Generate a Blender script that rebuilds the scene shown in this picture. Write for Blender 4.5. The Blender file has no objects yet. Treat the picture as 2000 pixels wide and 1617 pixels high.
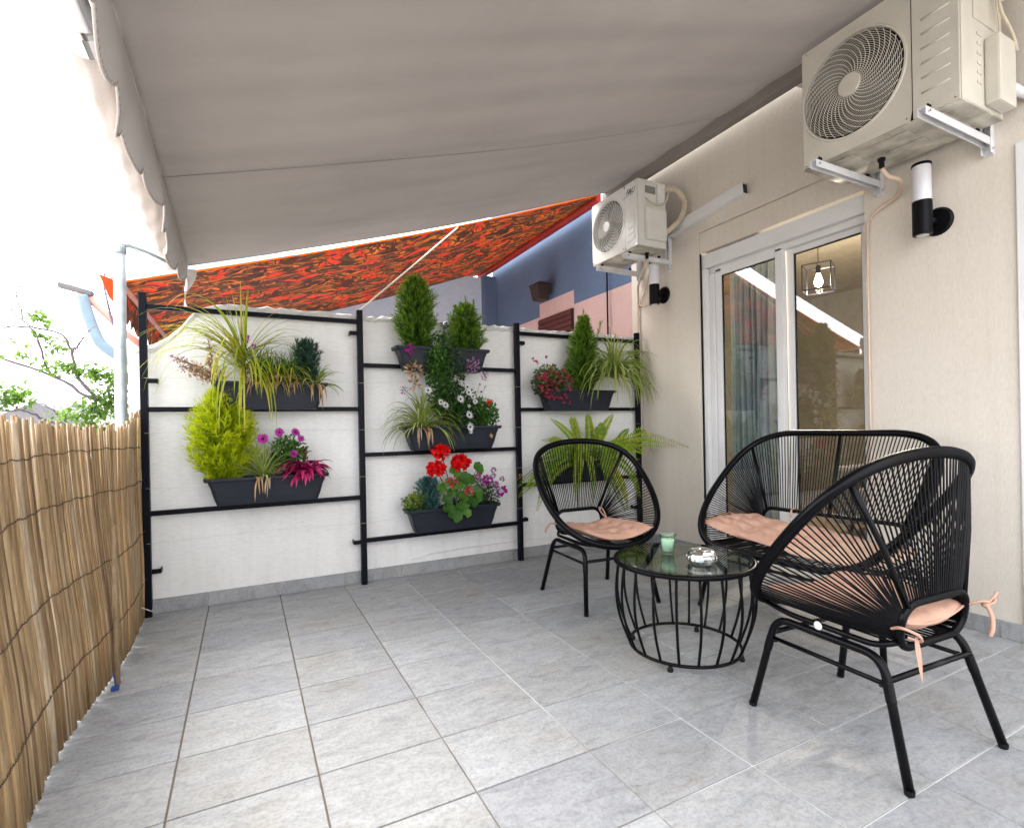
import bpy, bmesh, math, random
from math import sin, cos, pi, sqrt, radians
from mathutils import Vector, Matrix
random.seed(7)
SC = bpy.context.scene
COL = SC.collection

# ------------------------------------------------------------------ camera
cam_d = bpy.data.cameras.new('camera')
cam = bpy.data.objects.new('camera', cam_d); COL.objects.link(cam)
SC.camera = cam
cam_d.sensor_width = 36.0
cam_d.lens = 18.485
cam_d.shift_x = -0.0049
cam_d.shift_y = 0.0120
cam_d.clip_start = 0.05
cam_d.clip_end = 600
_yaw, _pitch, _roll = 0.4782, -0.0004, -0.0193
_cy, _sy, _cp, _sp = cos(_yaw), sin(_yaw), cos(_pitch), sin(_pitch)
_f = Vector((_sy * _cp, _cy * _cp, _sp)); _r = Vector((_cy, -_sy, 0)); _u = _r.cross(_f)
_r2 = cos(_roll) * _r + sin(_roll) * _u; _u2 = -sin(_roll) * _r + cos(_roll) * _u
mw = Matrix.Identity(4)
for i in range(3):
    mw[i][0] = _r2[i]; mw[i][1] = _u2[i]; mw[i][2] = -_f[i]; mw[i][3] = (0, 0, 1.0)[i]
cam.matrix_world = mw

# ------------------------------------------------------------------ world, sun, exposure
world = bpy.data.worlds.new('World'); SC.world = world; world.use_nodes = True
wn = world.node_tree.nodes; wl = world.node_tree.links; wn.clear()
sky = wn.new('ShaderNodeTexSky'); sky.sky_type = 'NISHITA'; sky.sun_disc = False
SUN_EL, SUN_AZ = radians(52), radians(-42)      # azimuth measured from +Y towards +X
sky.sun_elevation = SUN_EL; sky.sun_rotation = SUN_AZ
sky.air_density = 1.0; sky.dust_density = 6.0; sky.ozone_density = 1.0
hsv = wn.new('ShaderNodeHueSaturation'); hsv.inputs['Saturation'].default_value = 0.18
bg = wn.new('ShaderNodeBackground'); bg.inputs['Strength'].default_value = 0.13
wo = wn.new('ShaderNodeOutputWorld')
# overcast: the clear-sky model veiled by an even bright cloud layer
mxw = wn.new('ShaderNodeMix'); mxw.data_type = 'RGBA'; mxw.inputs[0].default_value = 0.55; mxw.inputs[7].default_value = (6.9, 7.1, 7.5, 1)
wl.new(sky.outputs[0], hsv.inputs['Color']); wl.new(hsv.outputs[0], mxw.inputs[6]); wl.new(mxw.outputs[2], bg.inputs['Color']); wl.new(bg.outputs[0], wo.inputs['Surface'])

sun_d = bpy.data.lights.new('sun', 'SUN'); sun_d.energy = 0.55; sun_d.angle = radians(35); sun_d.color = (1.0, 0.95, 0.88)
sun = bpy.data.objects.new('sun', sun_d); COL.objects.link(sun)
_sd = Vector((sin(SUN_AZ) * cos(SUN_EL), cos(SUN_AZ) * cos(SUN_EL), sin(SUN_EL)))
sun.rotation_euler = _sd.to_track_quat('Z', 'Y').to_euler(); sun.location = (-6, 4, 9)

SC.view_settings.view_transform = 'Standard'
SC.view_settings.look = 'None'
SC.view_settings.exposure = 2.66
SC.view_settings.gamma = 1.0
SC.view_settings.use_curve_mapping = False
SC.render.engine = 'CYCLES'
SC.cycles.max_bounces = 10
SC.cycles.transparent_max_bounces = 24
SC.cycles.use_denoising = True
SC.cycles.caustics_reflective = False
SC.cycles.caustics_refractive = False

# ------------------------------------------------------------------ materials
def new_mat(name):
    m = bpy.data.materials.new(name); m.use_nodes = True
    nt = m.node_tree; b = nt.nodes['Principled BSDF']
    return m, nt, b
def N(nt, t, **kw):
    n = nt.nodes.new(t)
    for k, v in kw.items():
        if hasattr(n, k): setattr(n, k, v)
        else: n.inputs[k].default_value = v
    return n
def L(nt, a, b): nt.links.new(a, b)
def ramp(nt, fac, stops, interp='LINEAR'):
    r = nt.nodes.new('ShaderNodeValToRGB'); r.color_ramp.interpolation = interp
    els = r.color_ramp.elements
    while len(els) < len(stops): els.new(0.5)
    for e, (p, c) in zip(els, stops):
        e.position = p; e.color = (c[0], c[1], c[2], 1) if not isinstance(c, float) else (c, c, c, 1)
    L(nt, fac, r.inputs['Fac']); return r
def coords(nt, scale=(1, 1, 1), rot=(0, 0, 0), rand=False, kind='Object'):
    tc = nt.nodes.new('ShaderNodeTexCoord'); mp = nt.nodes.new('ShaderNodeMapping')
    mp.inputs['Scale'].default_value = scale; mp.inputs['Rotation'].default_value = rot
    L(nt, tc.outputs[kind], mp.inputs['Vector'])
    if rand:
        oi = nt.nodes.new('ShaderNodeObjectInfo')
        mu = N(nt, 'ShaderNodeMath', operation='MULTIPLY'); mu.inputs[1].default_value = 57.0
        L(nt, oi.outputs['Random'], mu.inputs[0])
        cb = nt.nodes.new('ShaderNodeCombineXYZ')
        for k in range(3): L(nt, mu.outputs[0], cb.inputs[k])
        L(nt, cb.outputs[0], mp.inputs['Location'])
    return mp.outputs[0]
def noise(nt, vec, scale, detail=6, rough=0.55, dist=0.0):
    n = nt.nodes.new('ShaderNodeTexNoise'); n.inputs['Scale'].default_value = scale
    n.inputs['Detail'].default_value = detail; n.inputs['Roughness'].default_value = rough
    n.inputs['Distortion'].default_value = dist
    L(nt, vec, n.inputs['Vector']); return n.outputs['Fac']
def bump(nt, b, h, strength, dist=0.01):
    bp = nt.nodes.new('ShaderNodeBump'); bp.inputs['Strength'].default_value = strength
    bp.inputs['Distance'].default_value = dist
    L(nt, h, bp.inputs['Height']); L(nt, bp.outputs[0], b.inputs['Normal']); return bp
def mixc(nt, fac, a, b, mode='MIX'):
    m = nt.nodes.new('ShaderNodeMix'); m.data_type = 'RGBA'; m.blend_type = mode
    for s, v in ((0, fac), (6, a), (7, b)):
        if hasattr(v, 'is_linked') or hasattr(v, 'links'): L(nt, v, m.inputs[s])
        elif isinstance(v, (int, float)): m.inputs[s].default_value = v
        else: m.inputs[s].default_value = (v[0], v[1], v[2], 1)
    return m.outputs[2]
def plain(name, col, rough=0.5, metal=0.0, spec=0.5, var=0.06, bscale=60, bstr=0.03, rvar=0.0):
    m, nt, b = new_mat(name)
    v = coords(nt, rand=True)
    n = noise(nt, v, 9, 5)
    lo = tuple(c * (1 - var * 2) for c in col); hi = tuple(min(1, c * (1 + var * 2)) for c in col)
    r = ramp(nt, n, [(0.3, lo), (0.7, hi)])
    L(nt, r.outputs[0], b.inputs['Base Color'])
    b.inputs['Roughness'].default_value = rough; b.inputs['Metallic'].default_value = metal
    b.inputs['Specular IOR Level'].default_value = spec
    if bstr: bump(nt, b, noise(nt, v, bscale, 3), bstr, 0.002)
    return m

def stucco(name, col, col2, stretch, bs, strength, dirt=None):
    m, nt, b = new_mat(name)
    v = coords(nt, scale=stretch)
    v1 = coords(nt)
    big = noise(nt, v1, 1.1, 6, 0.6)
    fine = noise(nt, v, bs, 8, 0.65, 0.4)
    r = ramp(nt, big, [(0.3, col), (0.72, col2)])
    c = mixc(nt, ramp(nt, fine, [(0.35, (0.90,) * 3), (0.6, (1.0,) * 3)]).outputs[0], (0, 0, 0), r.outputs[0])
    c = mixc(nt, 1.0, r.outputs[0], ramp(nt, fine, [(0.3, (0.90,) * 3), (0.6, (1.0,) * 3)]).outputs[0], 'MULTIPLY')
    if dirt:
        sp = nt.nodes.new('ShaderNodeSeparateXYZ'); tc = nt.nodes.new('ShaderNodeTexCoord'); L(nt, tc.outputs['Object'], sp.inputs[0])
        mr = N(nt, 'ShaderNodeMapRange'); mr.inputs[1].default_value = dirt[0]; mr.inputs[2].default_value = dirt[1]
        L(nt, sp.outputs[2], mr.inputs[0])
        st = noise(nt, coords(nt, scale=(5, 5, 0.6)), 3.0, 5)
        mu = N(nt, 'ShaderNodeMath', operation='MULTIPLY'); L(nt, mr.outputs[0], mu.inputs[0]); L(nt, ramp(nt, st, [(0.35, 0.1), (0.7, 1.0)]).outputs[0], mu.inputs[1])
        m3 = N(nt, 'ShaderNodeMath', operation='MULTIPLY'); L(nt, mu.outputs[0], m3.inputs[0]); m3.inputs[1].default_value = 0.45
        c = mixc(nt, m3.outputs[0], c, dirt[2])
        dr_ = noise(nt, coords(nt, scale=(9, 9, 0.35)), 2.2, 6, 0.7)
        c = mixc(nt, 1.0, c, ramp(nt, dr_, [(0.34, (0.965, 0.960, 0.950)), (0.50, (1.0, 1.0, 1.0))]).outputs[0], 'MULTIPLY')
    L(nt, c, b.inputs['Base Color'])
    b.inputs['Roughness'].default_value = 0.88
    b.inputs['Specular IOR Level'].default_value = 0.25
    bump(nt, b, fine, strength, 0.006)
    return m

M = {}
M['wall_white'] = stucco('white_painted_stucco', (0.78, 0.775, 0.76), (0.86, 0.857, 0.845), (0.8, 1, 3.2), 26, 0.35, (0.40, 0.05, (0.58, 0.55, 0.50)))
M['wall_cream'] = stucco('cream_painted_stucco', (0.70, 0.635, 0.545), (0.76, 0.70, 0.615), (1, 3.6, 0.9), 34, 0.22, (0.42, 0.0, (0.50, 0.46, 0.41)))
M['wall_cap'] = stucco('weathered_wall_top', (0.50, 0.49, 0.46), (0.72, 0.71, 0.69), (1, 1, 1), 18, 1.0)
M['pink_paint'] = stucco('pink_painted_render', (0.60, 0.40, 0.37), (0.68, 0.47, 0.44), (1, 1, 1), 30, 0.25)
M['blue_paint'] = stucco('blue_painted_render', (0.10, 0.145, 0.235), (0.135, 0.19, 0.30), (1, 1, 1), 25, 0.25)
M['pale_render'] = stucco('pale_blue_render', (0.56, 0.68, 0.84), (0.62, 0.74, 0.88), (1, 1, 1), 20, 0.25)
M['room_paint'] = plain('warm_room_paint', (0.33, 0.30, 0.245), 0.8, bstr=0.02)
M['room_ceiling'] = plain('ceiling_paint', (0.50, 0.43, 0.31), 0.8, bstr=0.02)
M['room_floor'] = plain('wood_floor', (0.25, 0.18, 0.11), 0.35)
M['black_metal'] = plain('black_powder_coat', (0.0030, 0.0031, 0.0042), 0.28, spec=0.14, bscale=300, bstr=0.05)
M['black_frame'] = plain('black_painted_steel', (0.0038, 0.0045, 0.0085), 0.42, spec=0.10, bscale=200, bstr=0.06)
M['black_cord'] = plain('black_resin_cord', (0.0022, 0.0023, 0.0036), 0.28, spec=0.13, bscale=250, bstr=0.1)
M['planter'] = plain('anthracite_plastic', (0.017, 0.0205, 0.029), 0.45, spec=0.2, bscale=220, bstr=0.12)
M['soil'] = plain('potting_soil', (0.03, 0.02, 0.012), 0.95, var=0.3, bscale=120, bstr=0.8)
M['white_alu'] = plain('white_lacquered_aluminium', (0.76, 0.755, 0.75), 0.32, var=0.015, bstr=0.0)
M['white_metal'] = plain('white_bracket_paint', (0.70, 0.70, 0.71), 0.38, bstr=0.05)
M['ac_plastic'] = plain('ivory_painted_casing', (0.60, 0.565, 0.49), 0.30, var=0.03, bstr=0.02)
M['ac_dirty'] = plain('stained_casing_underside', (0.46, 0.43, 0.36), 0.5, var=0.22, bscale=25, bstr=0.2)
M['ac_white'] = plain('white_painted_casing', (0.70, 0.685, 0.64), 0.25, var=0.02, bstr=0.02)
M['ac_dark'] = plain('dark_fan_and_shade', (0.02, 0.018, 0.015), 0.7)
M['coil'] = plain('aluminium_fins', (0.22, 0.21, 0.2), 0.5, 0.5)
M['label_grey'] = plain('grey_label', (0.22, 0.22, 0.21), 0.5)
M['rubber'] = plain('black_rubber', (0.006, 0.006, 0.006), 0.6, spec=0.2)
M['hose'] = plain('beige_corrugated_hose', (0.58, 0.50, 0.38), 0.5)
M['hose_pink'] = plain('cream_drain_hose', (0.62, 0.47, 0.36), 0.5)
M['galv'] = plain('galvanised_steel', (0.38, 0.43, 0.46), 0.45, 0.5, var=0.15, bscale=60, bstr=0.1)
M['chrome'] = plain('polished_steel', (0.72, 0.71, 0.70), 0.10, 1.0, var=0.02, bstr=0.0)
M['lamp_black'] = plain('satin_black_lamp', (0.004, 0.004, 0.005), 0.38, spec=0.12, bstr=0.02)
M['lamp_opal'] = plain('opal_diffuser', (0.72, 0.71, 0.75), 0.35, var=0.02, bstr=0.0)
M['brown_lamp'] = plain('brown_lantern', (0.03, 0.016, 0.010), 0.5)
M['brown_shutter'] = plain('brown_shutter_slat', (0.10, 0.022, 0.015), 0.5)
M['red_tube'] = plain('red_painted_tube', (0.34, 0.018, 0.010), 0.45)
M['pipe_blue'] = plain('light_blue_drainpipe', (0.19, 0.27, 0.33), 0.45)
M['pipe_pink'] = plain('faded_red_gutter', (0.62, 0.30, 0.24), 0.5)
M['bark'] = plain('purple_grey_bark', (0.13, 0.095, 0.12), 0.8, var=0.25, bscale=60, bstr=0.6)
M['twine'] = plain('rusty_wire', (0.05, 0.028, 0.016), 0.7)
M['wire_pale'] = plain('pale_wire', (0.55, 0.53, 0.48), 0.5)
M['cable_black'] = plain('black_cable', (0.02, 0.02, 0.03), 0.6)
M['plank'] = plain('tan_wood_stake', (0.40, 0.24, 0.12), 0.65, var=0.1, bscale=40, bstr=0.3)
M['plastic_blue'] = plain('blue_plastic', (0.01, 0.05, 0.22), 0.5)
M['rope'] = plain('white_cord', (0.72, 0.62, 0.53), 0.7)
M['curtain'] = plain('grey_blue_curtain', (0.52, 0.62, 0.68), 0.85, var=0.08, bscale=200, bstr=0.2)
M['wood_dark'] = plain('dark_wood', (0.06, 0.04, 0.025), 0.45)
M['wood_door'] = plain('ochre_wood_door', (0.30, 0.17, 0.06), 0.45)
M['kitchen'] = plain('cream_cabinet', (0.45, 0.42, 0.36), 0.4)
M['sofa_grey'] = plain('grey_upholstery', (0.20, 0.20, 0.20), 0.9)
M['wax'] = plain('pale_green_wax', (0.74, 0.82, 0.72), 0.5, var=0.02)
M['roof_tile'] = plain('distant_roof', (0.15, 0.145, 0.15), 0.8)
M['ochre'] = plain('ochre_render', (0.36, 0.26, 0.13), 0.9)
M['earth'] = plain('pale_ground', (0.42, 0.40, 0.37), 0.95, var=0.2, bscale=3, bstr=0.3)
M['tag_white'] = plain('white_badge', (0.75, 0.75, 0.75), 0.4)
M['grille'] = plain('grille_wire', (0.62, 0.58, 0.50), 0.4)
M['grille_w'] = plain('white_grille_wire', (0.70, 0.68, 0.62), 0.4)

# floor tile: every tile gets its own veins and tone
def tile_mat():
    m, nt, b = new_mat('grey_stone_tile')
    v = coords(nt, scale=(1.6, 4.2, 1), rot=(0, 0, 0.95), rand=True)
    v2 = coords(nt, rand=True)
    streak = noise(nt, v, 5.0, 9, 0.68, 1.1)
    cloud = noise(nt, v2, 4.0, 5, 0.5)
    grain = noise(nt, v2, 90.0, 4, 0.7)
    oi = nt.nodes.new('ShaderNodeObjectInfo')
    base = ramp(nt, streak, [(0.26, (0.20, 0.207, 0.218)), (0.42, (0.295, 0.302, 0.313)), (0.56, (0.345, 0.352, 0.363)), (0.78, (0.385, 0.392, 0.402))])
    warm = ramp(nt, streak, [(0.26, (0.20, 0.187, 0.165)), (0.45, (0.305, 0.30, 0.285)), (0.75, (0.37, 0.365, 0.35))])
    c = mixc(nt, ramp(nt, cloud, [(0.50, 0.0), (0.74, 0.9)]).outputs[0], base.outputs[0], warm.outputs[0])
    tone = ramp(nt, oi.outputs['Random'], [(0.0, (0.84, 0.84, 0.86)), (0.4, (1.0, 1.0, 1.0)), (0.8, (0.90, 0.885, 0.86)), (1.0, (1.05, 1.05, 1.05))])
    c = mixc(nt, 1.0, c, tone.outputs[0], 'MULTIPLY')
    speck = ramp(nt, grain, [(0.33, (0.78,) * 3), (0.55, (1.03,) * 3)])
    c = mixc(nt, 1.0, c, speck.outputs[0], 'MULTIPLY')
    spot = noise(nt, coords(nt, scale=(1.5, 5, 1), rot=(0, 0, 0.4), rand=True), 3.4, 4, 0.6)
    c = mixc(nt, ramp(nt, spot, [(0.66, 0.0), (0.78, 0.65)]).outputs[0], c, (0.20, 0.165, 0.12))
    L(nt, c, b.inputs['Base Color'])
    rr = ramp(nt, cloud, [(0.3, 0.50), (0.7, 0.70)]); L(nt, rr.outputs[0], b.inputs['Roughness'])
    b.inputs['Specular IOR Level'].default_value = 0.4
    ad = N(nt, 'ShaderNodeMath', operation='ADD'); mu = N(nt, 'ShaderNodeMath', operation='MULTIPLY'); mu.inputs[1].default_value = 0.25
    L(nt, grain, mu.inputs[0]); L(nt, mu.outputs[0], ad.inputs[0]); L(nt, streak, ad.inputs[1])
    bump(nt, b, ad.outputs[0], 0.35, 0.004)
    return m
M['tile'] = tile_mat()
def grout_mat():
    m, nt, b = new_mat('grout')
    v = coords(nt)
    n = noise(nt, v, 1.3, 4, 0.6)
    sp = nt.nodes.new('ShaderNodeSeparateXYZ'); L(nt, v, sp.inputs[0])
    mu = N(nt, 'ShaderNodeMath', operation='MULTIPLY_ADD'); mu.inputs[1].default_value = 0.42; mu.inputs[2].default_value = -0.28
    L(nt, sp.outputs[0], mu.inputs[0])
    ad = N(nt, 'ShaderNodeMath', operation='ADD'); L(nt, mu.outputs[0], ad.inputs[0]); L(nt, n, ad.inputs[1])
    c = ramp(nt, ad.outputs[0], [(0.38, (0.13, 0.105, 0.08)), (0.52, (0.30, 0.28, 0.25)), (0.64, (0.66, 0.66, 0.66))])
    L(nt, c.outputs[0], b.inputs['Base Color']); b.inputs['Roughness'].default_value = 0.9
    return m
M['grout'] = grout_mat()

def reed_mat():
    m, nt, b = new_mat('dry_reed')
    oi = nt.nodes.new('ShaderNodeObjectInfo')
    at = nt.nodes.new('ShaderNodeAttribute'); at.attribute_name = 't'
    v = coords(nt, scale=(1, 1, 0.05), rand=True)
    n = noise(nt, v, 120, 5)
    v2 = coords(nt, scale=(1, 1, 0.5), rand=True); n2 = noise(nt, v2, 7, 4)
    fr = nt.nodes.new('ShaderNodeMath'); fr.operation = 'FRACT'
    ad = N(nt, 'ShaderNodeMath', operation='ADD'); L(nt, oi.outputs['Random'], ad.inputs[0]); L(nt, at.outputs['Fac'], ad.inputs[1]); L(nt, ad.outputs[0], fr.inputs[0])
    c = ramp(nt, fr.outputs[0], [(0.0, (0.24, 0.15, 0.075)), (0.2, (0.44, 0.31, 0.17)), (0.42, (0.60, 0.46, 0.29)), (0.55, (0.36, 0.23, 0.11)), (0.72, (0.60, 0.43, 0.23)), (0.88, (0.40, 0.29, 0.17)), (1.0, (0.80, 0.70, 0.54))])
    c2 = mixc(nt, 1.0, c.outputs[0], ramp(nt, n, [(0.3, (0.72, 0.68, 0.62)), (0.6, (1.05, 1.05, 1.05))]).outputs[0], 'MULTIPLY')
    c3 = mixc(nt, 1.0, c2, ramp(nt, n2, [(0.32, (0.66, 0.60, 0.54)), (0.5, (1, 1, 1))]).outputs[0], 'MULTIPLY')
    L(nt, c3, b.inputs['Base Color']); b.inputs['Roughness'].default_value = 0.45
    bump(nt, b, n, 0.3, 0.003)
    tr = nt.nodes.new('ShaderNodeBsdfTranslucent'); L(nt, c3, tr.inputs['Color'])
    mx = nt.nodes.new('ShaderNodeMixShader'); mx.inputs[0].default_value = 0.35
    L(nt, b.outputs[0], mx.inputs[1]); L(nt, tr.outputs[0], mx.inputs[2]); L(nt, mx.outputs[0], nt.nodes['Material Output'].inputs['Surface'])
    return m
M['reed'] = reed_mat()

def fabric(name, col, rough=0.9, transl=0.0, weave=700, var=0.05, sheen=0.0, big=3.0):
    m, nt, b = new_mat(name)
    v = coords(nt); n = noise(nt, v, big, 6, 0.6)
    f = noise(nt, v, weave, 2, 0.6)
    c = ramp(nt, n, [(0.3, tuple(x * (1 - var) for x in col)), (0.7, tuple(min(1, x * (1 + var)) for x in col))])
    cc = mixc(nt, 1.0, c.outputs[0], ramp(nt, f, [(0.3, (0.86,) * 3), (0.7, (1.0,) * 3)]).outputs[0], 'MULTIPLY')
    L(nt, cc, b.inputs['Base Color']); b.inputs['Roughness'].default_value = rough
    b.inputs['Specular IOR Level'].default_value = 0.15
    bump(nt, b, f, 0.35, 0.002)
    if transl:
        out = nt.nodes['Material Output']; tr = nt.nodes.new('ShaderNodeBsdfTranslucent'); L(nt, cc, tr.inputs['Color'])
        mx = nt.nodes.new('ShaderNodeMixShader'); mx.inputs[0].default_value = transl
        L(nt, b.outputs[0], mx.inputs[1]); L(nt, tr.outputs[0], mx.inputs[2]); L(nt, mx.outputs[0], out.inputs['Surface'])
    return m
M['awning'] = fabric('greige_awning_canvas', (0.315, 0.28, 0.255), transl=0.06, weave=420, var=0.05, big=1.6)
M['valance'] = fabric('greige_valance_canvas', (0.38, 0.35, 0.33), transl=0.10, weave=420)
M['seam'] = fabric('seam_thread', (0.16, 0.14, 0.13), weave=420)
M['stitch'] = plain('grey_thread', (0.16, 0.15, 0.15), 0.8)
M['screen_roll'] = fabric('rolled_white_screen', (0.66, 0.60, 0.56), transl=0.25, weave=200)
M['cushion'] = fabric('terracotta_cotton', (0.55, 0.33, 0.245), weave=330, var=0.10, big=14)
M['cushion_pale'] = fabric('sand_pink_cotton', (0.60, 0.41, 0.30), weave=600, var=0.10, big=14)

def add_stains(m, sc, th, col):
    nt = m.node_tree; b = nt.nodes['Principled BSDF']; lk = b.inputs['Base Color'].links[0]; src = lk.from_socket
    n_ = noise(nt, coords(nt), sc, 2, 0.5); f_ = ramp(nt, n_, [(th, 0.0), (th + .02, 0.55)]).outputs[0]
    n2 = noise(nt, coords(nt, scale=(.5, 1.6, 1)), 2.2, 5, 0.6)
    c = mixc(nt, f_, src, col); c = mixc(nt, 1.0, c, ramp(nt, n2, [(0.35, (0.90, 0.89, 0.88)), (0.6, (1.0, 1.0, 1.0))]).outputs[0], 'MULTIPLY')
    L(nt, c, b.inputs['Base Color'])
add_stains(M['awning'], 26.0, 0.80, (0.14, 0.10, 0.09))
def orange_fabric():
    m, nt, b = new_mat('orange_leaf_print_canvas')
    v = coords(nt)
    # warp the plane so the printed leaves curl
    n1 = nt.nodes.new('ShaderNodeTexNoise'); n1.inputs['Scale'].default_value = 2.6; n1.inputs['Detail'].default_value = 2
    L(nt, v, n1.inputs['Vector'])
    sub = N(nt, 'ShaderNodeVectorMath', operation='SUBTRACT'); L(nt, n1.outputs['Color'], sub.inputs[0]); sub.inputs[1].default_value = (0.5, 0.5, 0.5)
    sc = N(nt, 'ShaderNodeVectorMath', operation='SCALE'); L(nt, sub.outputs[0], sc.inputs[0]); sc.inputs['Scale'].default_value = 0.55
    ad = N(nt, 'ShaderNodeVectorMath', operation='ADD'); L(nt, v, ad.inputs[0]); L(nt, sc.outputs[0], ad.inputs[1])
    def stroke(sx, sy, rot, sc_, th0, th1):
        mp = nt.nodes.new('ShaderNodeMapping'); mp.inputs['Rotation'].default_value = (0, 0, rot); mp.inputs['Scale'].default_value = (sx * 1.45, sy * 1.45, 1.45)
        L(nt, ad.outputs[0], mp.inputs['Vector'])
        n_ = noise(nt, mp.outputs[0], sc_, 3, 0.5, 0.3)
        return ramp(nt, n_, [(th0, 0.0), (th1, 1.0)]).outputs[0]
    oA = ramp(nt, noise(nt, ad.outputs[0], 3.0, 2), [(0.35, (0.24, 0.045, 0.008)), (0.65, (0.42, 0.115, 0.013))]).outputs[0]
    # olive brown leaf masses, orange leaves on them, dark veins through both
    c1 = mixc(nt, stroke(1.0, 2.6, 0.5, 3.4, 0.42, 0.46), oA, (0.075, 0.030, 0.008))
    c1 = mixc(nt, stroke(1.2, 7.0, -0.6, 2.6, 0.53, 0.56), c1, (0.48, 0.10, 0.012))
    c1 = mixc(nt, stroke(1.2, 8.0, 1.0, 3.2, 0.52, 0.55), c1, (0.030, 0.010, 0.006))
    c1 = mixc(nt, stroke(7.5, 1.3, 0.4, 2.8, 0.54, 0.57), c1, (0.045, 0.012, 0.006))
    vo = nt.nodes.new('ShaderNodeTexVoronoi'); vo.inputs['Scale'].default_value = 4.8; L(nt, ad.outputs[0], vo.inputs['Vector'])
    pet = noise(nt, ad.outputs[0], 16.0, 3, 0.6)
    pm = N(nt, 'ShaderNodeMath', operation='MULTIPLY_ADD'); L(nt, pet, pm.inputs[0]); pm.inputs[1].default_value = 0.75; L(nt, vo.outputs['Distance'], pm.inputs[2])
    red = ramp(nt, pm.outputs[0], [(0.66, 1.0), (0.72, 0.0)]).outputs[0]
    redc = mixc(nt, ramp(nt, pet, [(0.40, 1.0), (0.52, 0.0)]).outputs[0], (0.38, 0.018, 0.006), (0.50, 0.040, 0.009))
    c2 = mixc(nt, red, c1, redc)
    c2 = mixc(nt, stroke(2.0, 9.0, 0.2, 5.0, 0.60, 0.63), c2, (0.06, 0.010, 0.006))
    fine = noise(nt, v, 500, 2)
    c3 = mixc(nt, 1.0, c2, ramp(nt, fine, [(0.3, (0.85,) * 3), (0.7, (1.0,) * 3)]).outputs[0], 'MULTIPLY')
    L(nt, c3, b.inputs['Base Color']); b.inputs['Roughness'].default_value = 0.85
    tr = nt.nodes.new('ShaderNodeBsdfTranslucent'); L(nt, c3, tr.inputs['Color'])
    mx = nt.nodes.new('ShaderNodeMixShader'); mx.inputs[0].default_value = 0.20
    L(nt, b.outputs[0], mx.inputs[1]); L(nt, tr.outputs[0], mx.inputs[2]); L(nt, mx.outputs[0], nt.nodes['Material Output'].inputs['Surface'])
    return m
M['orange'] = orange_fabric()
M['orange_hem'] = fabric('orange_hem', (0.80, 0.17, 0.02), transl=0.35)
M['red_cloth'] = fabric('red_orange_cloth', (0.80, 0.06, 0.015), transl=0.35)

def leafmat(name, a, b_, c_=None, transl=0.35, rough=0.5):
    m, nt, b = new_mat(name)
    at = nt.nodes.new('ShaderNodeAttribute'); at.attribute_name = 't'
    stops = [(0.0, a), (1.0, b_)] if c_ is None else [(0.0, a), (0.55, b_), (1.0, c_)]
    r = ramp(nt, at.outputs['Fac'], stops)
    v = coords(nt); n = noise(nt, v, 60, 3)
    c = mixc(nt, 1.0, r.outputs[0], ramp(nt, n, [(0.3, (0.75,) * 3), (0.7, (1.1,) * 3)]).outputs[0], 'MULTIPLY')
    L(nt, c, b.inputs['Base Color']); b.inputs['Roughness'].default_value = rough
    b.inputs['Specular IOR Level'].default_value = 0.3
    if transl:
        tr = nt.nodes.new('ShaderNodeBsdfTranslucent'); L(nt, c, tr.inputs['Color'])
        mx = nt.nodes.new('ShaderNodeMixShader'); mx.inputs[0].default_value = transl
        L(nt, b.outputs[0], mx.inputs[1]); L(nt, tr.outputs[0], mx.inputs[2]); L(nt, mx.outputs[0], nt.nodes['Material Output'].inputs['Surface'])
    return m
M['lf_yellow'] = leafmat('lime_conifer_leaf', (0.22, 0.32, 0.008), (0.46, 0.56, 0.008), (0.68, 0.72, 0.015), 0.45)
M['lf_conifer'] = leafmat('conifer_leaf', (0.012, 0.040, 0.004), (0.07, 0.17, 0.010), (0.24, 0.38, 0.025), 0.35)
M['lf_darkcon'] = leafmat('dark_conifer_leaf', (0.010, 0.035, 0.022), (0.02, 0.065, 0.04), (0.05, 0.11, 0.07), 0.2)
M['lf_bluecon'] = leafmat('blue_green_conifer_leaf', (0.015, 0.06, 0.055), (0.05, 0.14, 0.13), (0.11, 0.24, 0.22), 0.2)
M['lf_grass'] = leafmat('yellow_green_blade', (0.16, 0.26, 0.012), (0.38, 0.44, 0.02), (0.62, 0.52, 0.10), 0.4)
M['lf_green'] = leafmat('fresh_green_leaf', (0.02, 0.07, 0.010), (0.05, 0.15, 0.015), (0.11, 0.25, 0.03), 0.3)
M['lf_deep'] = leafmat('deep_green_leaf', (0.010, 0.035, 0.008), (0.025, 0.075, 0.015), (0.07, 0.16, 0.03), 0.25)
M['lf_ivy'] = leafmat('ivy_leaf', (0.03, 0.09, 0.015), (0.12, 0.22, 0.03), (0.32, 0.38, 0.08), 0.3)
M['lf_spider'] = leafmat('variegated_blade', (0.20, 0.32, 0.04), (0.48, 0.54, 0.16), (0.78, 0.74, 0.42), 0.35)
M['lf_dry'] = leafmat('dry_straw_leaf', (0.22, 0.10, 0.035), (0.46, 0.28, 0.14), (0.66, 0.50, 0.34), 0.25)
M['lf_fern'] = leafmat('fern_leaf', (0.07, 0.17, 0.010), (0.24, 0.38, 0.02), (0.55, 0.55, 0.06), 0.35)
M['lf_tree'] = leafmat('spring_tree_leaf', (0.06, 0.15, 0.02), (0.15, 0.29, 0.04), (0.32, 0.46, 0.12), 0.5)
M['lf_magenta'] = leafmat('magenta_leaf', (0.16, 0.006, 0.035), (0.42, 0.012, 0.12), (0.70, 0.06, 0.24), 0.3)
M['fl_purple'] = leafmat('purple_petal', (0.30, 0.008, 0.20), (0.48, 0.02, 0.34), (0.62, 0.06, 0.46), 0.35)
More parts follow.
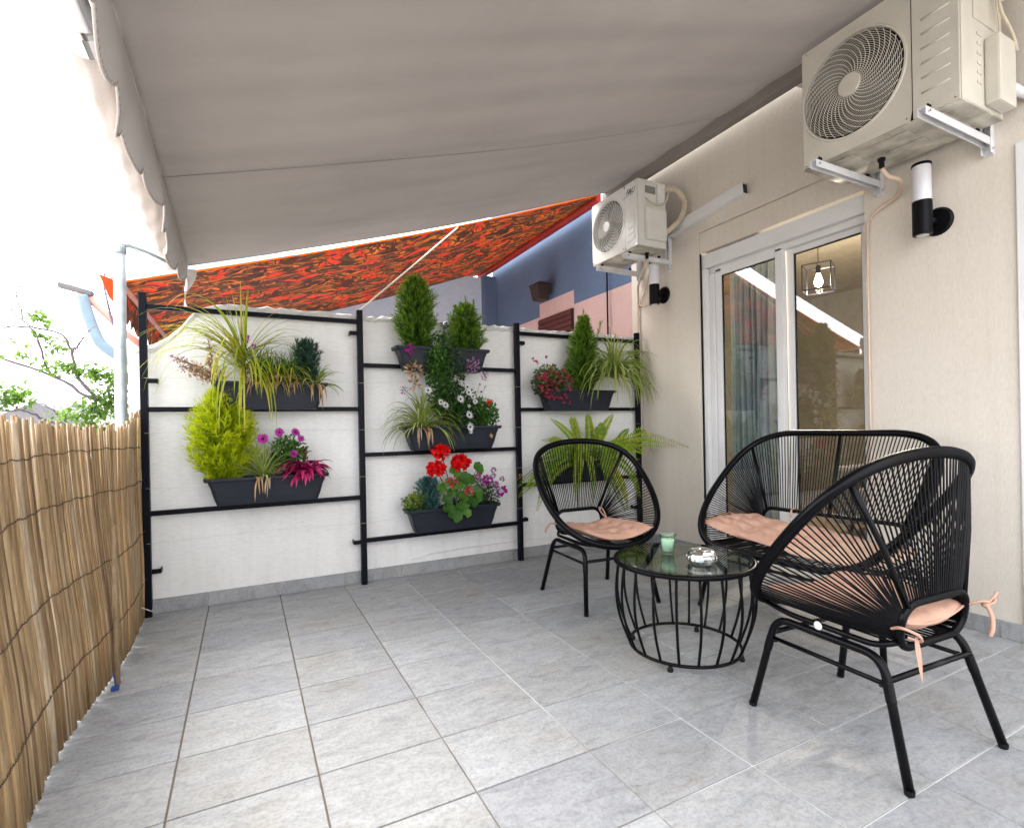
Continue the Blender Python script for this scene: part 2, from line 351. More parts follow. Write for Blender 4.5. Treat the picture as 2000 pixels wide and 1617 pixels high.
M['fl_red'] = leafmat('scarlet_petal', (0.62, 0.003, 0.006), (0.85, 0.006, 0.008), (0.95, 0.02, 0.015), 0.3)
M['fl_pinkred'] = leafmat('pink_red_petal', (0.45, 0.02, 0.03), (0.65, 0.10, 0.12), (0.75, 0.35, 0.33), 0.3)
M['fl_white'] = leafmat('white_petal', (0.68, 0.68, 0.68), (0.78, 0.78, 0.79), None, 0.3)
M['fl_lilac'] = leafmat('lilac_petal', (0.22, 0.07, 0.20), (0.42, 0.20, 0.40), (0.55, 0.36, 0.50), 0.3)
M['fl_begonia'] = leafmat('crimson_petal', (0.30, 0.01, 0.04), (0.50, 0.03, 0.09), (0.62, 0.10, 0.18), 0.3)
M['fl_dark'] = leafmat('dark_flower_centre', (0.02, 0.01, 0.02), (0.04, 0.015, 0.035), None, 0)
M['lf_darkred'] = leafmat('bronze_begonia_leaf', (0.03, 0.03, 0.012), (0.06, 0.09, 0.02), (0.16, 0.20, 0.05), 0.2)

def glassmat(name, tint, f0=0.06, rough=0.0):
    # two-sided thin glass: Schlick reflection over a tinted clear body
    m, nt, b = new_mat(name); nt.nodes.remove(b)
    lw = nt.nodes.new('ShaderNodeLayerWeight'); lw.inputs['Blend'].default_value = 0.5
    pw = N(nt, 'ShaderNodeMath', operation='POWER'); L(nt, lw.outputs['Facing'], pw.inputs[0]); pw.inputs[1].default_value = 5.0
    ma = N(nt, 'ShaderNodeMath', operation='MULTIPLY_ADD'); L(nt, pw.outputs[0], ma.inputs[0]); ma.inputs[1].default_value = 1 - f0; ma.inputs[2].default_value = f0
    tr = nt.nodes.new('ShaderNodeBsdfTransparent'); tr.inputs['Color'].default_value = (*tint, 1)
    gl = nt.nodes.new('ShaderNodeBsdfGlossy'); gl.inputs['Roughness'].default_value = rough
    mx = nt.nodes.new('ShaderNodeMixShader')
    L(nt, ma.outputs[0], mx.inputs[0]); L(nt, tr.outputs[0], mx.inputs[1]); L(nt, gl.outputs[0], mx.inputs[2])
    L(nt, mx.outputs[0], nt.nodes['Material Output'].inputs['Surface'])
    return m
M['glass_window'] = glassmat('double_glazing', (0.82, 0.83, 0.83), 0.15)
M['glass_table'] = glassmat('tinted_table_glass', (0.66, 0.72, 0.68), 0.10)
M['glass_green'] = glassmat('green_glass', (0.86, 0.96, 0.89), 0.05)
M['glass_bulb'] = glassmat('bulb_glass', (0.95, 0.93, 0.88), 0.04)
def emit(name, col, s):
    m, nt, b = new_mat(name); nt.nodes.remove(b)
    e = nt.nodes.new('ShaderNodeEmission'); e.inputs[0].default_value = (*col, 1); e.inputs[1].default_value = s
    L(nt, e.outputs[0], nt.nodes['Material Output'].inputs['Surface']); return m
M['filament'] = emit('glowing_bulb', (1.0, 0.86, 0.62), 14)

# ------------------------------------------------------------------ mesh helpers
class MB:
    def __init__(s): s.v = []; s.f = []; s.t = []
    def add(s, vs, fs, t=0.0):
        o = len(s.v); s.v += [tuple(p) for p in vs]
        for f in fs: s.f.append(tuple(i + o for i in f)); s.t.append(t)
    def box(s, a, b, M4=None):
        x0, y0, z0 = a; x1, y1, z1 = b
        vs = [(x0, y0, z0), (x1, y0, z0), (x1, y1, z0), (x0, y1, z0), (x0, y0, z1), (x1, y0, z1), (x1, y1, z1), (x0, y1, z1)]
        if M4 is not None: vs = [M4 @ Vector(p) for p in vs]
        s.add(vs, [(0, 3, 2, 1), (4, 5, 6, 7), (0, 1, 5, 4), (1, 2, 6, 5), (2, 3, 7, 6), (3, 0, 4, 7)])
        return s
    def bbox(s, a, b, r=0.004, M4=None):
        # box with chamfered edges (rounded in profile)
        bm = bmesh.new(); bmesh.ops.create_cube(bm, size=1)
        for v in bm.verts:
            v.co = Vector((a[0] + (v.co.x + .5) * (b[0] - a[0]), a[1] + (v.co.y + .5) * (b[1] - a[1]), a[2] + (v.co.z + .5) * (b[2] - a[2])))
        bmesh.ops.bevel(bm, geom=list(bm.edges), offset=r, segments=2, affect='EDGES', profile=0.6)
        bm.verts.index_update()
        vs = [(M4 @ v.co) if M4 is not None else v.co.copy() for v in bm.verts]
        s.add(vs, [tuple(v.index for v in f.verts) for f in bm.faces]); bm.free(); return s
    def tube(s, pts, r, seg=8, closed=False, caps=True, t=0.0):
        pts = [Vector(p) for p in pts]; n = len(pts)
        rr = r if isinstance(r, (list, tuple)) else [r] * n
        rings = []; up = None
        for i, p in enumerate(pts):
            if closed: d = pts[(i + 1) % n] - pts[i - 1]
            else: d = pts[min(i + 1, n - 1)] - pts[max(i - 1, 0)]
            if d.length < 1e-9: d = Vector((0, 0, 1))
            d.normalize()
            if up is None:
                up = Vector((0, 0, 1)) if abs(d.z) < 0.9 else Vector((1, 0, 0))
            up = (up - d * up.dot(d))
            if up.length < 1e-6: up = d.orthogonal()
            up.normalize(); w = d.cross(up)
            rings.append([p + (up * cos(2 * pi * k / seg) + w * sin(2 * pi * k / seg)) * rr[i] for k in range(seg)])
        vs = [q for R in rings for q in R]; fs = []
        m = n if closed else n - 1
        for i in range(m):
            j = (i + 1) % n
            for k in range(seg):
                k2 = (k + 1) % seg
                fs.append((i * seg + k, i * seg + k2, j * seg + k2, j * seg + k))
        if not closed and caps:
            fs.append(tuple(reversed(range(seg)))); fs.append(tuple((n - 1) * seg + k for k in range(seg)))
        s.add(vs, fs, t); return s
    def lathe(s, prof, seg=32, c=(0, 0, 0), caps=True, t=0.0, M4=None):
        vs = []; fs = []
        for (r, z) in prof:
            for k in range(seg):
                a = 2 * pi * k / seg; p = Vector((r * cos(a), r * sin(a), z))
                if M4 is not None: p = M4 @ p
                vs.append(p + Vector(c))
        for i in range(len(prof) - 1):
            for k in range(seg):
                k2 = (k + 1) % seg
                fs.append((i * seg + k, i * seg + k2, (i + 1) * seg + k2, (i + 1) * seg + k))
        if caps:
            fs.append(tuple(reversed(range(seg)))); fs.append(tuple((len(prof) - 1) * seg + k for k in range(seg)))
        s.add(vs, fs, t); return s
    def build(s, name, mat, parent=None, smooth=False, mesh_only=False):
        me = bpy.data.meshes.new(name); me.from_pydata(s.v, [], s.f)
        if any(s.t):
            a = me.attributes.new('t', 'FLOAT', 'FACE'); a.data.foreach_set('value', s.t)
        me.materials.append(mat)
        if smooth:
            me.polygons.foreach_set('use_smooth', [True] * len(me.polygons))
        me.update()
        if mesh_only: return me
        return link(name, me, parent)
def link(name, me, parent=None):
    o = bpy.data.objects.new(name, me); COL.objects.link(o)
    if parent is not None: o.parent = parent
    return o
def tag(o, label=None, cat=None, group=None, kind=None):
    if label: o['label'] = label
    if cat: o['category'] = cat
    if group: o['group'] = group
    if kind: o['kind'] = kind
    return o
def empty(name, loc=(0, 0, 0), rz=0.0, label=None, cat=None, group=None):
    o = bpy.data.objects.new(name, None); COL.objects.link(o); o.location = loc; o.rotation_euler = (0, 0, rz)
    o.empty_display_size = 0.1
    return tag(o, label, cat, group)
def stuff(o): o['kind'] = 'stuff'; return o
def copy_tree(o, parent=None):
    c = o.copy(); COL.objects.link(c); c.parent = parent
    for ch in list(o.children): copy_tree(ch, c)
    return c
def smooth_line(pts, n):
    # Catmull-Rom through points
    P = [Vector(p) for p in pts]; out = []
    Q = [P[0] * 2 - P[1]] + P + [P[-1] * 2 - P[-2]]
    segs = len(P) - 1
    for i in range(n):
        u = i / (n - 1) * segs; k = min(int(u), segs - 1); t = u - k
        a, b, c, d = Q[k], Q[k + 1], Q[k + 2], Q[k + 3]
        out.append(0.5 * ((2 * b) + (c - a) * t + (2 * a - 5 * b + 4 * c - d) * t * t + (3 * b - 3 * c + d - a) * t ** 3))
    return out
def fillet(pts, r, n=6):
    P = [Vector(p) for p in pts]; out = [P[0]]
    for i in range(1, len(P) - 1):
        a = (P[i - 1] - P[i]); b = (P[i + 1] - P[i]); rr = min(r, a.length * .49, b.length * .49)
        s_ = P[i] + a.normalized() * rr; e_ = P[i] + b.normalized() * rr
        for k in range(n + 1):
            t = k / n; out.append(s_ * (1 - t) ** 2 + P[i] * 2 * t * (1 - t) + e_ * t * t)
    out.append(P[-1]); return out
R = random.uniform
XW, YB = 3.04, 3.53      # inner faces of the house wall and of the garden wall

# ================================================================== setting
ground = MB(); ground.add([(-300, -300, -3.0), (300, -300, -3.0), (300, 300, -3.0), (-300, 300, -3.0)], [(0, 1, 2, 3)])
tag(ground.build('ground', M['earth']), kind='structure')

# terrace floor: slab with recessed grout and one object per tile
fl = MB(); fl.box((-0.60, -2.6, -0.22), (XW + 0.20, YB + 0.02, -0.004))
floor = tag(fl.build('terrace_floor', M['grout']), kind='structure')
TX, TY, OX, OY = 0.3742, 0.2882, -0.1988, 2.7814
G = 0.0025
def tile_mesh(w, d):
    b = MB(); c = 0.0015
    b.add([(c, c, 0), (w - c, c, 0), (w - c, d - c, 0), (c, d - c, 0), (0, 0, -c), (w, 0, -c), (w, d, -c), (0, d, -c),
           (0, 0, -.006), (w, 0, -.006), (w, d, -.006), (0, d, -.006)],
          [(0, 1, 2, 3), (4, 5, 1, 0), (5, 6, 2, 1), (6, 7, 3, 2), (7, 4, 0, 3), (8, 9, 5, 4), (9, 10, 6, 5), (10, 11, 7, 6), (11, 8, 4, 7)])
    return b.build('tile', M['tile'], mesh_only=True)
tcache = {}
for i in range(-2, 10):
    for j in range(-3, 14):
        x0 = OX + i * TX + G; x1 = OX + (i + 1) * TX - G
        y0 = OY + (-j) * TY + G; y1 = OY + (-j + 1) * TY - G
        x0 = max(x0, -0.585); x1 = min(x1, XW - 0.002); y1 = min(y1, YB - 0.012)
        if x1 - x0 < .02 or y1 - y0 < .02: continue
        key = (round(x1 - x0, 3), round(y1 - y0, 3))
        if key not in tcache: tcache[key] = tile_mesh(*key)
        o = link('tile', tcache[key], floor); o.location = (x0, y0, R(-0.0004, 0.0004))
        o.rotation_euler = (R(-.0008, .0008), R(-.0008, .0008), 0)
# the rest of the terrace behind the view: same tiles joined
rest = MB()
for i in range(-2, 10):
    for j in range(14, 18):
        x0 = max(OX + i * TX + G, -0.585); x1 = min(OX + (i + 1) * TX - G, XW - .002)
        if x1 - x0 < .02: continue
        rest.box((x0, OY - j * TY + G, -.006), (x1, OY + (1 - j) * TY - G, 0))
stuff(rest.build('tile_field', M['tile'], floor))

# ---- garden wall at the back with an uneven weathered top
gw = empty('garden_wall', (0, YB, 0), 0, 'white stuccoed garden wall with ragged top behind the black trellis', 'wall')
prof = [(-0.56, 1.46), (-0.50, 1.475), (-0.44, 1.49), (-0.38, 1.535), (-0.32, 1.59), (-0.27, 1.655), (-0.23, 1.70), (-0.19, 1.727), (-0.13, 1.738)]
x = -0.07
while x < XW + .18:
    prof.append((x, 1.748 - 0.004 * x + R(-.006, .006))); x += 0.035
prof.append((XW + .18, 1.735))
wb = MB(); cap = MB()
n = len(prof)
# body up to slightly below the ragged line, cap above
def strip(mb, pr, zlo, zhi_off, y0, y1):
    vs = []; fs = []
    for (x, z) in pr:
        lo = zlo if not callable(zlo) else zlo(z)
        vs += [(x, y0, lo), (x, y0, z + zhi_off), (x, y1, z + zhi_off), (x, y1, lo)]
    k = len(pr)
    for i in range(k - 1):
        a = 4 * i; b_ = 4 * (i + 1)
        fs += [(a, b_, b_ + 1, a + 1), (a + 1, b_ + 1, b_ + 2, a + 2), (a + 2, b_ + 2, b_ + 3, a + 3)]
    fs += [(0, 1, 2, 3), (4 * (k - 1) + 3, 4 * (k - 1) + 2, 4 * (k - 1) + 1, 4 * (k - 1))]
    mb.add(vs, fs)
strip(wb, prof, -0.2, -0.03, 0, 0.16)
wb.build('wall_body', M['wall_white'], gw)
# rough cap made of a noisy ridge
cv = []; cf = []
for i, (x, z) in enumerate(prof):
    for k, (yy, dz) in enumerate(((-0.004, -0.035), (-0.007, -0.015), (0.0, 0.0), (0.05, 0.012), (0.11, 0.008), (0.165, -0.012), (0.168, -0.04))):
        cv.append((x, yy + R(-.006, .006) * (k < 6), z + dz + R(-.008, .008) * (0 < k < 6)))
for i in range(len(prof) - 1):
    for k in range(6):
        a = i * 7 + k; cf.append((a, a + 7, a + 8, a + 1))
cf.append(tuple(range(7))); cf.append(tuple(reversed(range((len(prof) - 1) * 7, len(prof) * 7))))
cap.add(cv, cf); cap.build('wall_cap', M['wall_cap'], gw)
# skirting tiles on the garden wall
sk = []
for i in range(-1, 9):
    x0 = OX + i * TX + .0015; x1 = min(OX + (i + 1) * TX - .0015, XW - .014)
    x0 = max(x0, -0.56)
    b = MB().bbox((0, -0.011, 0.001), (x1 - x0, -0.0005, 0.078), 0.0015)
    o = b.build('skirting_tile', M['tile'], gw); o.location = (x0, 0, 0)
jt = MB().box((-0.56, -0.006, 0), (XW - .002, -0.0003, 0.073)); jt.build('skirting_joint', M['wall_cap'], gw)
# trailing cable clipped above the skirting
cb = MB().tube([(1.0, -0.006, 0.105), (1.12, -0.007, 0.125), (1.4, -0.006, 0.135), (1.9, -0.006, 0.135), (2.4, -0.006, 0.118), (2.9, -0.006, 0.10)], 0.003, 6)
cb.build('clipped_cable', M['lamp_opal'], gw, smooth=True)

# ---- house wall on the right with a recessed sliding door
OY0, OY1, OZ0, OZ1 = 1.675, 2.862, 0.05, 2.415
hw = empty('house_wall', (XW, 0, 0), 0, 'cream rendered house wall with sliding door and two air conditioners', 'wall')
b = MB(); T_ = 0.20
b.box((0, -3.0, -0.2), (T_, OY0, 3.6)); b.box((0, OY1, -0.2), (T_, 3.625, 3.6))
b.box((0, OY0, OZ1), (T_, OY1, 3.6)); b.box((0, OY0, -0.2), (T_, OY1, OZ0))
b.build('wall_body', M['wall_cream'], hw)
yy = YB - 0.012
k = 0
while yy > -2.0:
    y0 = yy - 0.30 + .0015
    if not (y0 < OY1 and yy > OY0):
        bb = MB().bbox((-0.011, 0, 0.001), (-0.0005, yy - y0, 0.078), 0.0015)
        o = bb.build('skirting_tile', M['tile'], hw); o.location = (0, y0, 0)
    yy -= 0.30
# roller shutter housing panel + trims inside the opening
b = MB().bbox((0.012, OY0 + .002, 2.262), (0.10, OY1 - .002, 2.413), 0.004); b.build('shutter_housing', M['wall_cream'], hw)
b = MB().box((-0.006, OY0, OZ1), (-0.0004, OY1 + .03, OZ1 + 0.022)); b.build('housing_trim', M['wall_cream'], hw)
b = MB().bbox((-0.012, -0.35, 0.0), (-0.0006, 1.035, 2.20), 0.004); b.build('door_surround', M['white_alu'], hw)

sd = empty('sliding_door', (XW, OY0, OZ0), 0, 'white aluminium sliding glass door behind the black woven sofa', 'door')
W_ = OY1 - OY0; H_ = 2.262 - OZ0
# outer frame: head, jambs with guide rails, sill
def prt(name, a, b_, mat, par=sd, r=.003):
    return MB().bbox(a, b_, r).build(name, mat, par)
prt('shutter_head', (0.030, 0.002, H_ - .115), (0.070, W_ - .002, H_ - .012), M['white_alu'])
prt('head_frame', (0.075, 0.002, H_ - .155), (0.165, W_ - .002, H_ - .10), M['white_alu'])
prt('head_gap', (0.060, 0.004, H_ - .11), (0.074, W_ - .004, H_ - .104), M['rubber'])
prt('sill_frame', (0.03, 0.002, 0.001), (0.17, W_ - .002, 0.03), M['white_alu'])
prt('guide_rail', (0.020, W_ - .045, 0.031), (0.060, W_ - .014, H_ - .12), M['white_alu'])
prt('jamb', (0.062, W_ - .085, 0.031), (0.165, W_ - .002, H_ - .16), M['white_alu'])
prt('jamb_seal', (0.012, W_ - .012, 0.002), (0.020, W_ - .002, H_ - .002), M['rubber'], r=.001)
prt('jamb', (0.062, 0.002, 0.031), (0.165, 0.030, H_ - .16), M['white_alu'])
def sash(name, y0, y1, xo, st=0.052):
    s = empty(name, (0, 0, 0)); s.parent = sd; z0, z1 = 0.035, H_ - .135
    def q(nm, a, c, m, r=.004): MB().bbox(a, c, r).build(nm, m, s)
    q('stile', (xo, y0, z0), (xo + .035, y0 + st, z1), M['white_alu'])
    q('stile', (xo, y1 - st, z0), (xo + .035, y1, z1), M['white_alu'])
    q('rail', (xo + .001, y0 + st + .0005, z1 - st), (xo + .034, y1 - st - .0005, z1 - .001), M['white_alu'])
    q('rail', (xo + .001, y0 + st + .0005, z0 + .001), (xo + .034, y1 - st - .0005, z0 + .07), M['white_alu'])
    for (a, c) in (((xo + .010, y0 + st + .0006, z0 + .0705), (xo + .024, y0 + st + .0065, z1 - st - .0005)), ((xo + .010, y1 - st - .0065, z0 + .0705), (xo + .024, y1 - st - .0006, z1 - st - .0005)),
                   ((xo + .010, y0 + st + .007, z1 - st - .0065), (xo + .024, y1 - st - .007, z1 - st - .0006))):
        q('gasket', a, c, M['rubber'], .001)
    q('pane', (xo + .014, y0 + st + .0066, z0 + .0702), (xo + .020, y1 - st - .0066, z1 - st - .0066), M['glass_window'], .0005)
sash('sash', 0.555, W_ - .088, 0.075)      # left leaf, outer track
sash('sash', 0.032, 0.560, 0.118)          # right leaf, inner track
sh = MB().bbox((0.070, 0.575, 0.98), (0.0745, 0.590, 1.14), .002); sh.build('pull_handle', M['white_alu'], sd)

# ---- the room behind the glass
room = MB()
rx0, rx1, ry0, ry1, rz1 = XW + T_ + .002, 7.2, 0.2, 5.0, 2.72
room.box((rx1, ry0 - .1, -0.1), (rx1 + .1, ry1 + .1, rz1 + .1)); room.box((rx0, ry0 - .1, -0.1), (rx1, ry0, rz1)); room.box((rx0, ry1, -0.1), (rx1, ry1 + .1, rz1))
tag(room.build('room_walls', M['room_paint']), kind='structure')
tag(MB().box((rx0, ry0, rz1), (rx1 - .001, ry1, rz1 + .08)).build('room_ceiling', M['room_ceiling']), kind='structure')
tag(MB().box((rx0, ry0, -0.06), (rx1 - .001, ry1, 0.0)).build('room_floor', M['room_floor']), kind='structure')
# curtain
cu = MB(); vs = []; fs = []
ny = 90
for i in range(ny):
    y = 2.45 + i / (ny - 1) * 0.36; xo = 0.028 * sin(i * 0.55) + .012 * sin(i * 1.3 + 1)
    for z in (0.05, 0.8, 1.6, 2.30): vs.append((XW + .30 + xo * (1.0 if z < 2 else .8) + .01 * sin(z * 3 + i * .1), y, z))
for i in range(ny - 1):
    for k in range(3): fs.append((i * 4 + k, i * 4 + 4 + k, i * 4 + 5 + k, i * 4 + 1 + k))
cu.add(vs, fs); o = cu.build('curtain', M['curtain'], smooth=True)
sol = o.modifiers.new('thick', 'SOLIDIFY'); sol.thickness = .002
tag(o, 'grey blue curtain hanging inside the left leaf of the glass door', 'curtain')
# pendant lamp with a lit bulb in an open black cube
pd = empty('pendant_lamp', (4.30, 2.745, 2.72), 0, 'black wire cube pendant lamp with glowing bulb inside the room', 'lamp')
MB().tube([(0, 0, 0), (0, 0, -.40)], .003, 6).build('cord', M['black_metal'], pd)
MB().lathe([(.045, -.001), (.045, -.02), (.0, -.02)], 20, caps=False).build('ceiling_rose', M['black_metal'], pd, smooth=False)
fr = MB(); h = .105; zc = -.53
ang = radians(24)
def rp(x, y, z): return (x * cos(ang) - y * sin(ang), x * sin(ang) + y * cos(ang), z)
cs = [(-h, -h), (h, -h), (h, h), (-h, h)]
for k in range(4):
    a = cs[k]; c = cs[(k + 1) % 4]
    for z in (zc - h, zc + h): fr.tube([rp(*a, z), rp(*c, z)], .0055, 4)
    fr.tube([rp(*a, zc - h), rp(*a, zc + h)], .0055, 4)
fr.tube([rp(-h, 0, zc + h), rp(h, 0, zc + h)], .004, 4)
fr.build('cube_frame', M['black_metal'], pd)
MB().lathe([(.018, zc + h), (.018, zc + .045), (.014, zc + .04)], 16).build('lamp_holder', M['black_metal'], pd, smooth=False)
MB().lathe([(.012, zc + .04), (.022, zc + .01), (.032, zc - .025), (.030, zc - .05), (.018, zc - .068), (.002, zc - .073)], 20).build('bulb', M['filament'], pd, smooth=True)
pl_ = bpy.data.lights.new('bulb_light', 'POINT'); pl_.energy = 40; pl_.color = (1.0, 0.87, 0.68); pl_.shadow_soft_size = .03
plo = bpy.data.objects.new('bulb_light', pl_); COL.objects.link(plo); plo.location = (4.30, 2.745, 2.72 + zc - .10)
# inside furniture, dim
dr = empty('interior_door', (7.19, 3.5, 0), 0, 'ochre wooden interior door at the far side of the room', 'door')
MB().bbox((-.04, -.42, .01), (0, .42, 2.05), .004).build('door_leaf', M['wood_door'], dr)
MB().bbox((-.052, -.30, .25), (-.0405, .30, .95), .004).build('door_panel', M['wood_door'], dr)
MB().bbox((-.052, -.30, 1.08), (-.0405, .30, 1.88), .004).build('door_panel', M['wood_door'], dr)
MB().tube([(-.055, .36, 1.02), (-.09, .36, 1.02), (-.09, .26, 1.02)], .009, 8).build('handle', M['chrome'], dr)
cbn = empty('kitchen_cabinet', (6.4, 2.0, 0), 0, 'cream kitchen cabinet seen dimly through the right glass leaf', 'cabinet')
MB().bbox((0, -.9, .08), (.60, .9, .86), .004).build('carcass', M['kitchen'], cbn)
MB().bbox((-.03, -.93, .861), (.62, .93, .90), .006).build('worktop', M['wood_dark'], cbn)
for k in range(4):
    y0 = -.895 + k * .45; MB().bbox((-.02, y0, .10), (-.0005, y0 + .44, .85), .004).build('cabinet_door', M['kitchen'], cbn)
MB().bbox((.25, -.9, 1.45), (.60, .9, 2.1), .004).build('wall_unit', M['kitchen'], cbn)
so = empty('indoor_sofa', (4.55, 1.75, 0), 0, 'dark grey sofa inside the room behind the glass door', 'sofa')
MB().bbox((0, -.9, .12), (.85, .9, .42), .04).build('seat', M['sofa_grey'], so)
MB().bbox((.65, -.9, .43), (.87, .9, .86), .05).build('backrest', M['sofa_grey'], so)
for s_ in (-1, 1): MB().bbox((0, s_ * .99 - .085, .10), (.86, s_ * .99 + .085, .60), .04).build('armrest', M['sofa_grey'], so)
for s_ in (-1, 1):
    for xx in (.06, .78): MB().lathe([(.02, 0), (.026, .1)], 12, (xx, s_ * .95, 0)).build('leg', M['wood_dark'], so)

# ================================================================== neighbour's house
nf = empty('neighbour_house', (XW + .02, 3.63, -3), 0, 'neighbouring house painted blue above and pink below beyond the garden wall', 'house')
b = MB(); b.box((0.0, 0, 0), (.3, 2.92, 7.4)); b.build('blue_wall', M['blue_paint'], nf)
b = MB(); zz = 5.25
b.box((-.004, 0.0005, 0), (-.0005, .93, zz)); b.box((-.004, .9305, 0), (-.0005, 1.64, 4.30)); b.box((-.004, 1.6405, 0), (-.0005, 2.919, zz))
b.box((-.004, .9305, 5.215), (-.0005, 1.64, 5.40))
b.build('pink_band', M['pink_paint'], nf)
sh = empty('shutter', (0, 0, 0)); sh.parent = nf
MB().box((-.02, .945, 4.30), (-.0006, 1.64, 5.213)).build('shutter_backing', M['brown_lamp'], sh)
for k in range(16):
    z = 4.33 + k * .055
    s_ = MB(); s_.bbox((-.034, .95, z), (-.021, 1.635, z + .046), .005); s_.build('slat', M['brown_shutter'], sh)
# facing wall of the neighbour's courtyard
b = MB(); b.box((-3.9, 2.921, 0), (0.29, 3.12, 6.02)); b.build('courtyard_wall', M['pale_render'], nf)
b = MB(); b.box((-.17, 2.80, 0), (-.0045, 2.9205, 6.02)); b.build('corner_pier', M['blue_paint'], nf)
for k in range(3):
    xx = -.32 - .05 * k
    MB().tube(smooth_line([(xx, 2.905, 5.6), (xx + .02, 2.905, 5.0), (xx, 2.905, 4.2)], 12), .008, 6).build('conduit', M['cable_black'] if k else M['galv'], nf, smooth=True)
for k, pts in enumerate([[(-.55, 2.90, 5.62), (-.65, 2.88, 5.33), (-.85, 2.88, 5.15), (-1.25, 2.88, 5.05), (-1.75, 2.89, 5.1), (-2.1, 2.9, 5.25)], [(-.5, 2.90, 5.6), (-.62, 2.88, 5.25), (-.95, 2.87, 5.08), (-1.4, 2.88, 4.98), (-1.8, 2.89, 5.0), (-2.2, 2.9, 5.12)],
                         [(-1.2, 2.9, 5.0), (-1.0, 2.88, 4.85), (-.8, 2.88, 4.74), (-.5, 2.9, 4.68)]]):
    MB().tube(smooth_line(pts, 24), .007, 6).build('loose_cable', M['cable_black'], nf, smooth=True)
# brown lantern on the blue wall
ln = empty('wall_lantern', (XW + .015, 5.02, 2.47), 0, 'brown box lantern on the blue neighbouring wall above the shutter', 'lamp')
MB().bbox((-.06, -.02, -.0), (-.001, .02, .04), .004).build('bracket', M['brown_lamp'], ln)
q = MB(); q.add([(-.19, -.07, -.09), (-.07, -.07, -.09), (-.07, .07, -.09), (-.19, .07, -.09), (-.215, -.095, .075), (-.045, -.095, .075), (-.045, .095, .075), (-.215, .095, .075)],
               [(0, 3, 2, 1), (4, 5, 6, 7), (0, 1, 5, 4), (1, 2, 6, 5), (2, 3, 7, 6), (3, 0, 4, 7)]); q.build('lantern_body', M['brown_lamp'], ln)
q = MB(); q.add([(-.23, -.11, .0755), (-.03, -.11, .0755), (-.03, .11, .0755), (-.23, .11, .0755), (-.13, 0, .13)], [(0, 3, 2, 1), (0, 1, 4), (1, 2, 4), (2, 3, 4), (3, 0, 4)]); q.build('lantern_roof', M['brown_lamp'], ln)
# thin pole between the two houses
pp = MB().tube([(XW - .02, 3.95, 1.7), (XW - .02, 3.95, 3.3)], .008, 8)
tag(pp.build('antenna_pole', M['black_metal']), 'thin dark pole in front of the pink wall under the far air conditioner', 'pole')

# ---- orange patterned awning of the neighbour
oa = empty('orange_awning', (XW - .05, 3.95, 3.12), 0, 'orange and red leaf print awning stretched out behind the garden wall', 'awning')
ex, ez, ly = -3.60, -1.20, 2.85
nx_, ny_ = 60, 30
v_ = []; f_ = []
for i in range(nx_ + 1):
    for j in range(ny_ + 1):
        u = i / nx_; w = j / ny_
        sag = -0.05 * sin(pi * u) + .010 * sin(w * 20 + u * 2) * sin(pi * u)
        v_.append((ex * u - .05, ly * w, ez * u + sag))
for i in range(nx_):
    for j in range(ny_):
        a = i * (ny_ + 1) + j; f_.append((a, a + 1, a + ny_ + 2, a + ny_ + 1))
q = MB(); q.add(v_, f_); o = q.build('canvas', M['orange'], oa, smooth=True)
MB().tube([(-.05 + ex * u, -.002, ez * u - .05 * sin(pi * u)) for u in [k / 20 for k in range(21)]], .007, 8).build('hem', M['orange_hem'], oa, smooth=True)
MB().tube([(-.02, .02, -.02), (-.02, ly - .05, -.02)], .042, 20).build('roller_tube', M['red_tube'], oa, smooth=False)
MB().bbox((-.06, ly - .06, -.09), (.045, ly - .02, .05), .01).build('end_bracket', M['lamp_black'], oa)
MB().tube([(ex - .05, -.15, ez), (ex - .05, ly, ez)], .022, 10).build('front_bar', M['pipe_pink'], oa, smooth=True)
v_ = []; f_ = []; nn = 120
for i in range(nn + 1):
    y = ly * i / nn; d = .17 + .05 * abs(sin(y * pi / .26)); wv_ = .012 * sin(y * 9)
    for k in range(5):
        v_.append((ex - .052 + wv_ * k / 4, y, ez - .01 - d * k / 4))
for i in range(nn):
    for k in range(4): a = i * 5 + k; f_.append((a, a + 5, a + 6, a + 1))
q = MB(); q.add(v_, f_); q.build('valance', M['orange'], oa, smooth=True)
# loose corner flap left of the pole
q = MB(); q.add([(0, 0, 0), (-.075, -.04, .02), (-.05, -.05, -.04), (-.03, -.03, -.11), (.0, 0, -.15)], [(0, 1, 2), (0, 2, 3), (0, 3, 4)])
o = q.build('loose_corner', M['red_cloth'], oa); o.location = (ex - .06, -.05, ez + .0)
# higher awning seen over its edge
ua = empty('upper_awning', (5.8, 7.5, 5.12), 0, 'plain orange awning edge high above the patterned awning by the air conditioner', 'awning')
q = MB(); q.add([(-1.0, 0, -.34), (0, 0, 0), (.1, 0, -.22), (-.95, 0, -.50), (-1.0, .9, -.34), (0, .9, 0)], [(0, 1, 2, 3), (0, 4, 5, 1)]); q.build('canvas', M['orange_hem'], ua)
MB().tube([(-1.0, 0, -.34), (0, 0, 0)], .02, 8).build('front_bar', M['orange_hem'], ua)
# white guy cord running from the trellis to the awning
q = MB().tube([(0.671, 3.475, 1.765), (1.10, 3.70, 2.17), (1.545, 3.945, 2.60)], .006, 6)
tag(q.build('guy_rope', M['rope'], smooth=True), 'white rope stretched from the trellis post up to the orange awning', 'rope')

